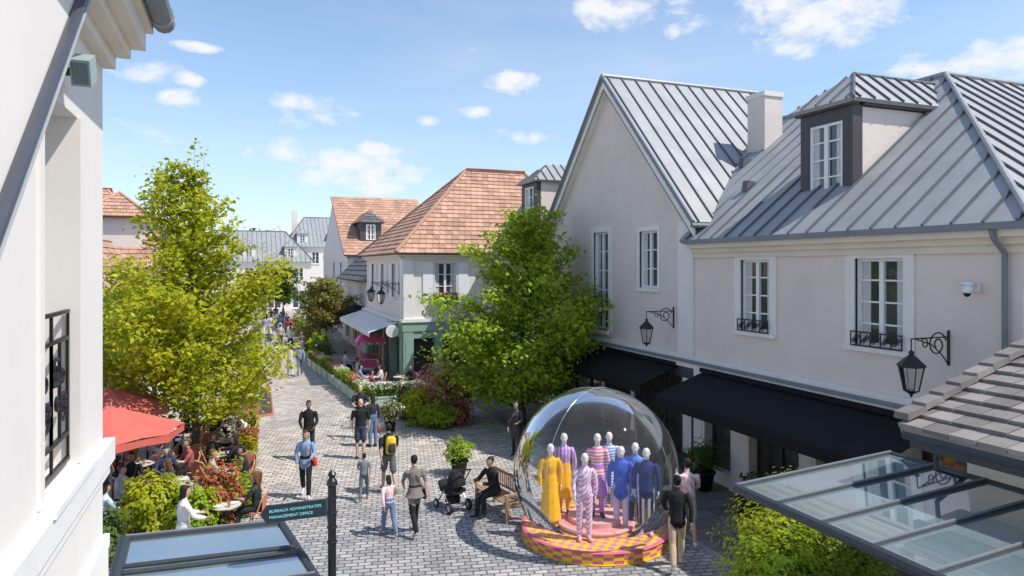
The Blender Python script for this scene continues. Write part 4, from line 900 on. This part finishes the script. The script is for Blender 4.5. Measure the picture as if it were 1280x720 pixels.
for x in(-.27,.27):
    for y,r in((-.28,.14),(.32,.11)):
        mb.tube([(x-.02,y,r),(x+.02,y,r)],r,BLACKP,18);mb.tube([(x-.024,y,r),(x+.024,y,r)],r*.55,CHROME,12)
    mb.tube([(x*.95,-.28,.14),(x*.9,.02,.5),(x*.9,.32,.12)],.014,CHROME,6);mb.tube([(x*.9,.32,.12),(x*.9,-.1,.62),(x*.9,-.42,1.02)],.014,BLACKP,6)
mb.tube([(-.245,-.42,1.02),(0,-.45,1.05),(.245,-.42,1.02)],.02,BLACKP,8);mb.tube([(-.27,-.28,.14),(.27,-.28,.14)],.012,CHROME,6)
mb.tube([(0,-.3,.52),(0,-.1,.45),(0,.25,.47),(0,.42,.6)],[(.2,.08),(.23,.12),(.23,.13),(.18,.05)],CB,12,side=(1,0,0))
vs=[];fs=[]
for i in range(9):
    th=math.pi*i/8
    for j in range(7):
        ph_=math.pi*.5*j/6+.15;vs.append((.24*math.cos(th),-.12-.32*math.sin(th)*math.cos(ph_)*.9,.58+.42*math.sin(th)*math.sin(ph_)))
for i in range(8):
    for j in range(6): fs.append((i*7+j,i*7+j+1,(i+1)*7+j+1,(i+1)*7+j))
mb.add(vs,fs,CB);rbox(mb,(0,0,.25),.18,.2,.09,CB);mb.build('frame_seat_hood',e,False)
e=empty('pink_flower_cart',(6.15,36.2,0));mb=MB();PK=pm('cart_pink_paint',(.74,.10,.27),.4);PK2=pm('cart_pink_light',(.8,.36,.46),.5)
mb.box(-.6,.6,-.35,.35,.55,1.05,PK);mb.box(-.66,.66,-.4,.4,1.05,1.1,PK2)
for x in(-.58,.58):
    for y in(-.33,.33): mb.box(x-.025,x+.025,y-.025,y+.025,0,2.0,PK2)
A=[(-.75,-.5,2.0),(.75,-.5,2.0),(.75,.5,2.0),(-.75,.5,2.0)];top=[(-.5,-.2,2.3),(.5,-.2,2.3),(.5,.2,2.3),(-.5,.2,2.3)]
mb.add(A+top,[(0,1,5,4),(1,2,6,5),(2,3,7,6),(3,0,4,7),(4,5,6,7),(3,2,1,0)],PK)
for k in range(8): x=-.7+.2*k;mb.tube([(x,-.5,1.97),(x,-.52,1.85)],[.09,.05],PK2 if k%2 else PK,8)
for sx_ in(-.64,.64):
    for k in range(10):
        a=k*math.pi/5;mb.tube([(sx_,0,.38),(sx_,.34*math.cos(a),.38+.34*math.sin(a))],.012,PK2,4)
    mb.tube([(sx_,.36*math.cos(k*math.pi/12),.38+.36*math.sin(k*math.pi/12)) for k in range(25)],.022,PK,6)
mb.tube([(-.64,0,.38),(.64,0,.38)],.02,IRON,6)
mb.build('cart_body',e);leaves(bushpts((0,0,1.22),(.5,.28,.15),500,3),.05,L_PK,'flowers',e,4)
e=empty('menu_board',(.75,29.0,0),rad(20));mb=MB()
for s in(-1,1): mb.box8([(-.3,s*.28-.015,0),(.3,s*.28-.015,0),(.3,s*.28+.015,0),(-.3,s*.28+.015,0),(-.3,s*.02-.015,1.1),(.3,s*.02-.015,1.1),(.3,s*.02+.015,1.1),(-.3,s*.02+.015,1.1)],pm('board_wood_red',(.45,.16,.08),.6))
mb.box8([(-.25,-.27,.12),(.25,-.27,.12),(.25,-.25,.12),(-.25,-.25,.12),(-.25,-.056,1.02),(.25,-.056,1.02),(.25,-.04,1.02),(-.25,-.04,1.02)],DARK);mb.build('panels',e)

# ------------------------------------------------------------------ DOME + MANNEQUINS
D=empty('transparent_display_dome',(7.2,13.5,0));mb=MB()
chk=bpy.data.materials.new('checker_pink_yellow');chk.use_nodes=True;nt=chk.node_tree;b=nt.nodes['Principled BSDF'];b.inputs['Roughness'].default_value=.5
tcx=nt.nodes.new('ShaderNodeTexCoord');ck=nt.nodes.new('ShaderNodeTexChecker');ck.inputs['Scale'].default_value=7.2;ck.inputs['Color1'].default_value=(.78,.50,.06,1);ck.inputs['Color2'].default_value=(.60,.24,.24,1)
nt.links.new(tcx.outputs['Object'],ck.inputs['Vector']);nt.links.new(ck.outputs[0],b.inputs['Base Color'])
Y1=pm('disc_yellow',(.85,.55,.03),.5,.05);P1=pm('disc_pink',(.66,.14,.24),.5,.05);P2=pm('podium_coral',(.72,.30,.27),.5,.05);P3=pm('podium_pink',(.76,.42,.40),.5,.05)
mb._l((0,0,0),[(.001,.2618),(1.55,.2618)],chk,64)
n=48
for j in range(n):
    a1=2*math.pi*j/n;a2=2*math.pi*(j+1)/n;p=lambda r,a,z:(r*math.cos(a),r*math.sin(a),z)
    for k,(za,zb_) in enumerate(((.03,.1),(.1,.17),(.17,.24))): mb.add([p(1.6,a1,za),p(1.6,a2,za),p(1.6,a2,zb_),p(1.6,a1,zb_)],[(0,1,2,3)],Y1 if (j+k)%2 else P1)
mb._l((0,0,0),[(1.62,.0),(1.63,.03),(1.6,.03)],Y1,48);mb._l((0,0,0),[(1.6,.24),(1.63,.25),(1.6,.262),(1.55,.264),(1.55,.25)],P1,48)
mb._l((0,0,0),[(.85,.262),(.85,.36),(.001,.36)],P2,40);mb._l((0,0,0),[(.6,.361),(.6,.46),(.001,.46)],P3,40)
mb._l((0,0,0),[(.86,.3),(.875,.33),(.86,.362),(.8,.364)],P3,40)
mb.build('checkered_podium',D)
mb=MB();Rr=1.8;zc=1.42;nu,nv=64,32;th1=math.pi-math.asin(min(1,1.56/Rr))
mb._l((0,0,0),[(max(.0005,Rr*math.sin(th1*i/nv)),zc+Rr*math.cos(th1*i/nv)) for i in range(nv+1)],GL_DOME,nu);mb.build('dome_shell',D,True)
mb=MB();SE=glassmat('dome_seam',(.8,.82,.83),.15,1.4,.1,blend=.25,bcol=(.8,.82,.83))
for k in range(4):
    an=k*math.pi/2+.5;pts=[(Rr*math.sin(th1*i/20)*math.cos(an),Rr*math.sin(th1*i/20)*math.sin(an),zc+Rr*math.cos(th1*i/20)) for i in range(21)];mb.tube(pts,.008,SE,4)
mb.build('dome_seams',D)
RT=V((.9322,-.3619,0));FW=V((.3619,.9322,0))
def man(dx,dy,dz,**k):
    p=V((7.2,13.5,0))+RT*dx+FW*dy
    k.setdefault('h',1.78);k.setdefault('face',158.8);k.setdefault('arms',((.02,.1),(-.02,.12)))
    return person('mannequin',(p.x,p.y,dz),mannequin=True,**k)
YEL=(.90,.48,.01)
man(-1.0,-.2,.262,top=YEL,bot=YEL,hem=.82,female=True,leghide=True,sleeve='long',face=170)
man(-.66,.35,.36,top=STR_LV,bot=YEL,hem=.6,female=True,sleeve='long')
man(-.34,-.95,.262,top=PAT_WP,bot=PAT_WP,female=True,sleeve='long',face=165,arms=((.0,.05),(.1,.35)),shoe=(.7,.4,.5))
man(.03,-.1,.46,top=STR_PK,bot=(.50,.22,.60),coat=.1,hem=.5,female=True,sleeve='long')
man(.36,.45,.36,top=STR_BW,bot=STR_BW,hem=.4,female=True,sleeve='short')
man(.50,-.40,.262,top=(.05,.12,.60),bot=(.55,.50,.72),coat=.18,leg='long',face=150)
man(.86,-.1,.262,top=(.14,.26,.68),bot=(.03,.05,.18),coat=.34,face=145)
man(1.0,-.62,.262,top=(.02,.04,.18),bot=STR_NV,coat=.1,h=1.8,face=145,shoe=(.7,.7,.7))

# ------------------------------------------------------------------ PEOPLE
JEAN=(.13,.20,.32)
person('woman',(3.52,14.95),8,1.70,top=(.21,.18,.16),bot=BLK,shoe=(.5,.45,.4),pose='walk',sleeve='short',female=True,ph=1,extra=handbag((.02,.02,.02),1,-.1),hem=.12,leghide=True)
person('girl',(2.97,15.05),12,1.30,top=(.78,.56,.55),bot=JEAN,shoe=(.7,.4,.4),pose='walk',ph=-1,female=True,long_hair=True)
person('boy',(2.84,17.6),-20,1.15,top=(.20,.22,.25),bot=(.12,.14,.18),pose='walk',sleeve='short',ph=1,shoe=(.3,.3,.3))
person('man',(3.53,17.9),5,1.76,top=BLK,bot=(.13,.13,.13),pose='walk',leg='shorts',sleeve='short',ph=-1,extra=backpack((.70,.50,.04),(.05,.05,.05)),shoe=(.25,.25,.25))
person('man',(3.35,21.4),-10,1.80,top=BLK,bot=(.05,.06,.09),leg='shorts',sleeve='short',pose='stand',skin=SK3,bald=True)
person('man',(3.75,24.0),170,1.78,top=(.03,.03,.035),bot=(.12,.12,.14),pose='stand',sleeve='short',skin=SK3,bald=True,arms=((.3,1.6),(.3,1.5)))
person('woman',(3.95,22.7),20,1.66,top=(.04,.04,.05),bot=JEAN,pose='stand',female=True,long_hair=True,extra=handheld((.6,.1,.05)))
person('man',(1.88,21.95),168,1.76,top=(.022,.02,.02),bot=(.06,.05,.05),skin=SK2,pose='walk',ph=1,coat=.1,arms=((.2,.9),(.2,.7)))
person('woman',(1.49,18.3),170,1.70,top=(.22,.33,.50),bot=BLK,pose='walk',ph=-1,female=True,long_hair=True,hair=(.06,.03,.015),coat=.08,extra=handbag((.6,.03,.03),-1,-.05),shoe=(.6,.6,.6),arms=((.35,1.3),(-.1,.3)))
person('man',(7.87,11.4),-30,1.78,top=(.018,.018,.02),bot=(.56,.42,.28),pose='walk',ph=1,shoe=(.6,.6,.6),coat=.06,hair=(.015,.012,.01),skin=SK2)
person('man',(8.75,12.3),-25,1.78,top=PAT_TD,bot=(.46,.42,.34),pose='walk',ph=-1,leg='shorts',sleeve='short',shoe=(.7,.7,.7),skin=SK)
person('woman',(7.9,20.0),140,1.68,top=(.06,.06,.06),bot=(.03,.03,.03),pose='stand',female=True,long_hair=True,coat=.35,arms=((.3,1.4),(.1,.3)),extra=handbag((.4,.3,.2),1))
person('woman',(-1.05,14.5),-70,1.70,top=(.78,.76,.72),bot=(.6,.58,.55),pose='stand',female=True,long_hair=True,hair=(.015,.012,.01),arms=((.4,1.4),(.5,1.2)),coat=.15)
person('man',(5.62,15.6),110,1.76,top=(.016,.016,.018),bot=(.03,.03,.035),pose='sit',lean=.25,coat=.05,arms=((.7,1.7),(.7,1.6)))
far=dict(vox=.024)
person('man',(1.7,39.1),15,1.78,top=(.75,.75,.73),bot=(.55,.5,.42),pose='walk',**far)
person('woman',(2.34,38.4),0,1.68,top=(.66,.66,.66),bot=(.5,.52,.58),pose='walk',ph=-1,female=True,long_hair=True,**far)
person('woman',(2.85,38.7),-5,1.66,top=(.22,.32,.48),bot=(.14,.19,.28),pose='walk',female=True,long_hair=True,hair=(.12,.07,.03),**far)
fc=[(.6,.6,.6),BLK,(.05,.08,.2),(.4,.1,.1),(.5,.42,.3),(.1,.1,.1),(.3,.35,.5),(.7,.68,.6),(.15,.12,.1)]
fp=[(2.2,63,0),(1.97,68,170),(2.9,61,0),(3.46,57.6,180),(3.3,54,10),(2.6,72,0),(1.9,56,175),(3.0,49,0),(3.5,46.5,185),(2.2,80,0),(3.2,76,0),(1.6,47.5,170),(2.5,85,0),(2.5,52,0),(3.6,64,180),(1.7,60,0),(3.0,68,0),(3.6,71,180),(2.0,74,10)]
for i,(x,y,f) in enumerate(fp): person('man' if i%2 else 'woman',(x,y),f,1.65+.04*(i%4),top=fc[i%9],bot=fc[(i*4+1)%9],pose='walk',ph=1 if i%2 else -1,female=not i%2,long_hair=not i%2,vox=.03)
dn=[(-2.75,16.75,-60,(.50,.62,.74),JEAN),(-2.65,18.1,-100,(.5,.55,.6),BLK),(-2.55,19.3,180,(.02,.02,.02),BLK),(-1.6,18.2,60,(.05,.05,.06),JEAN),(-1.85,19.6,200,(.03,.04,.1),BLK),(-.85,20.7,-90,(.03,.03,.04),BLK),(-.15,20.2,80,(.02,.02,.02),BLK),(-.05,21.9,60,(.5,.35,.28),JEAN),(-.7,22.2,-60,(.25,.2,.15),BLK),(.3,16.4,75,(.025,.025,.03),(.03,.03,.04)),(-.9,24.2,-90,(.04,.04,.05),BLK),(-.1,24.3,90,(.6,.58,.55),JEAN),(-2.2,23.2,-70,(.05,.10,.3),BLK),(-3.0,22.0,40,(.06,.05,.05),BLK),(-3.3,20.2,10,(.3,.05,.05),BLK),
 (-.75,18.8,-80,(.45,.42,.4),JEAN),(.05,18.9,95,(.03,.03,.035),BLK),(-1.0,26.0,-90,(.5,.2,.15),BLK),(-.15,26.1,90,(.05,.06,.09),JEAN),(-1.9,21.6,80,(.6,.55,.5),BLK),(-2.7,24.6,-90,(.08,.12,.35),BLK),(-1.7,25.0,90,(.03,.03,.03),BLK),(-3.6,26.2,-60,(.1,.16,.4),BLK),
 (-2.0,20.6,-30,(.55,.45,.42),BLK),(-1.35,17.6,20,(.62,.60,.56),JEAN),(-1.3,20.2,110,(.35,.10,.10),BLK),(-2.05,17.0,80,(.04,.05,.08),JEAN),(-.05,23.3,150,(.65,.62,.58),BLK),(-3.1,19.0,-80,(.10,.16,.28),BLK)]
for i,(x,y,f,c,b) in enumerate(dn):
    person('man' if i%3 else 'woman',(x,y),f,1.70,top=c,bot=b,pose='sit',female=i%3==0,long_hair=i%3==0,skin=(SK,SK3,SK2)[i%3],sleeve='short' if i%2 else 'long',hair=((.03,.02,.015),(.12,.07,.03))[i%2],arms=((.6+.1*(i%3),1.5+.2*(i%2)),(.5,1.4)),vox=.018)
    chair(x,y,f)
for x,y in [(-2.1,18.3),(-.5,20.5),(-.4,22.05),(-.5,24.25),(-2.45,20.3),(-2.6,22.8),(-.35,16.1),(-.35,18.85),(-.55,26.05),(-2.2,24.8)]: table(x,y)
for x,y,r in [(-1.1,21.4,-20),(.1,19.6,150),(-1.0,19.6,-30),(-.1,25.3,90),(-.9,25.4,-90),(.1,22.7,110),(-1.4,23.3,60),(.2,17.9,140),(.2,23.9,100),(-.6,27.0,0),(-1.3,24.6,70)]: chair(x,y,r)
dr=[(5.3,35.0,-90,(.55,.5,.5),BLK),(6.3,34.2,90,(.05,.05,.06),BLK),(5.0,32.4,-90,(.2,.3,.5),JEAN),(6.0,32.2,90,(.65,.6,.55),JEAN),(5.2,30.6,-80,(.3,.1,.1),BLK),(7.3,31.6,120,(.02,.02,.02),BLK),(5.1,38.0,-90,(.7,.7,.7),BLK)]
for i,(x,y,f,c,b) in enumerate(dr): person('woman' if i%2 else 'man',(x,y),f,1.70,top=c,bot=b,pose='sit',female=i%2==1,long_hair=i%2==1,vox=.022);chair(x,y,f)
for x,y in [(5.8,34.8),(5.5,32.2),(5.8,30.4),(6.8,31.8),(5.6,38)]: table(x,y)
for x,y,r in [(6.4,30.4,90),(7.6,30.6,0),(6.2,35.4,90),(6.2,38,90)]: chair(x,y,r)
print('built')
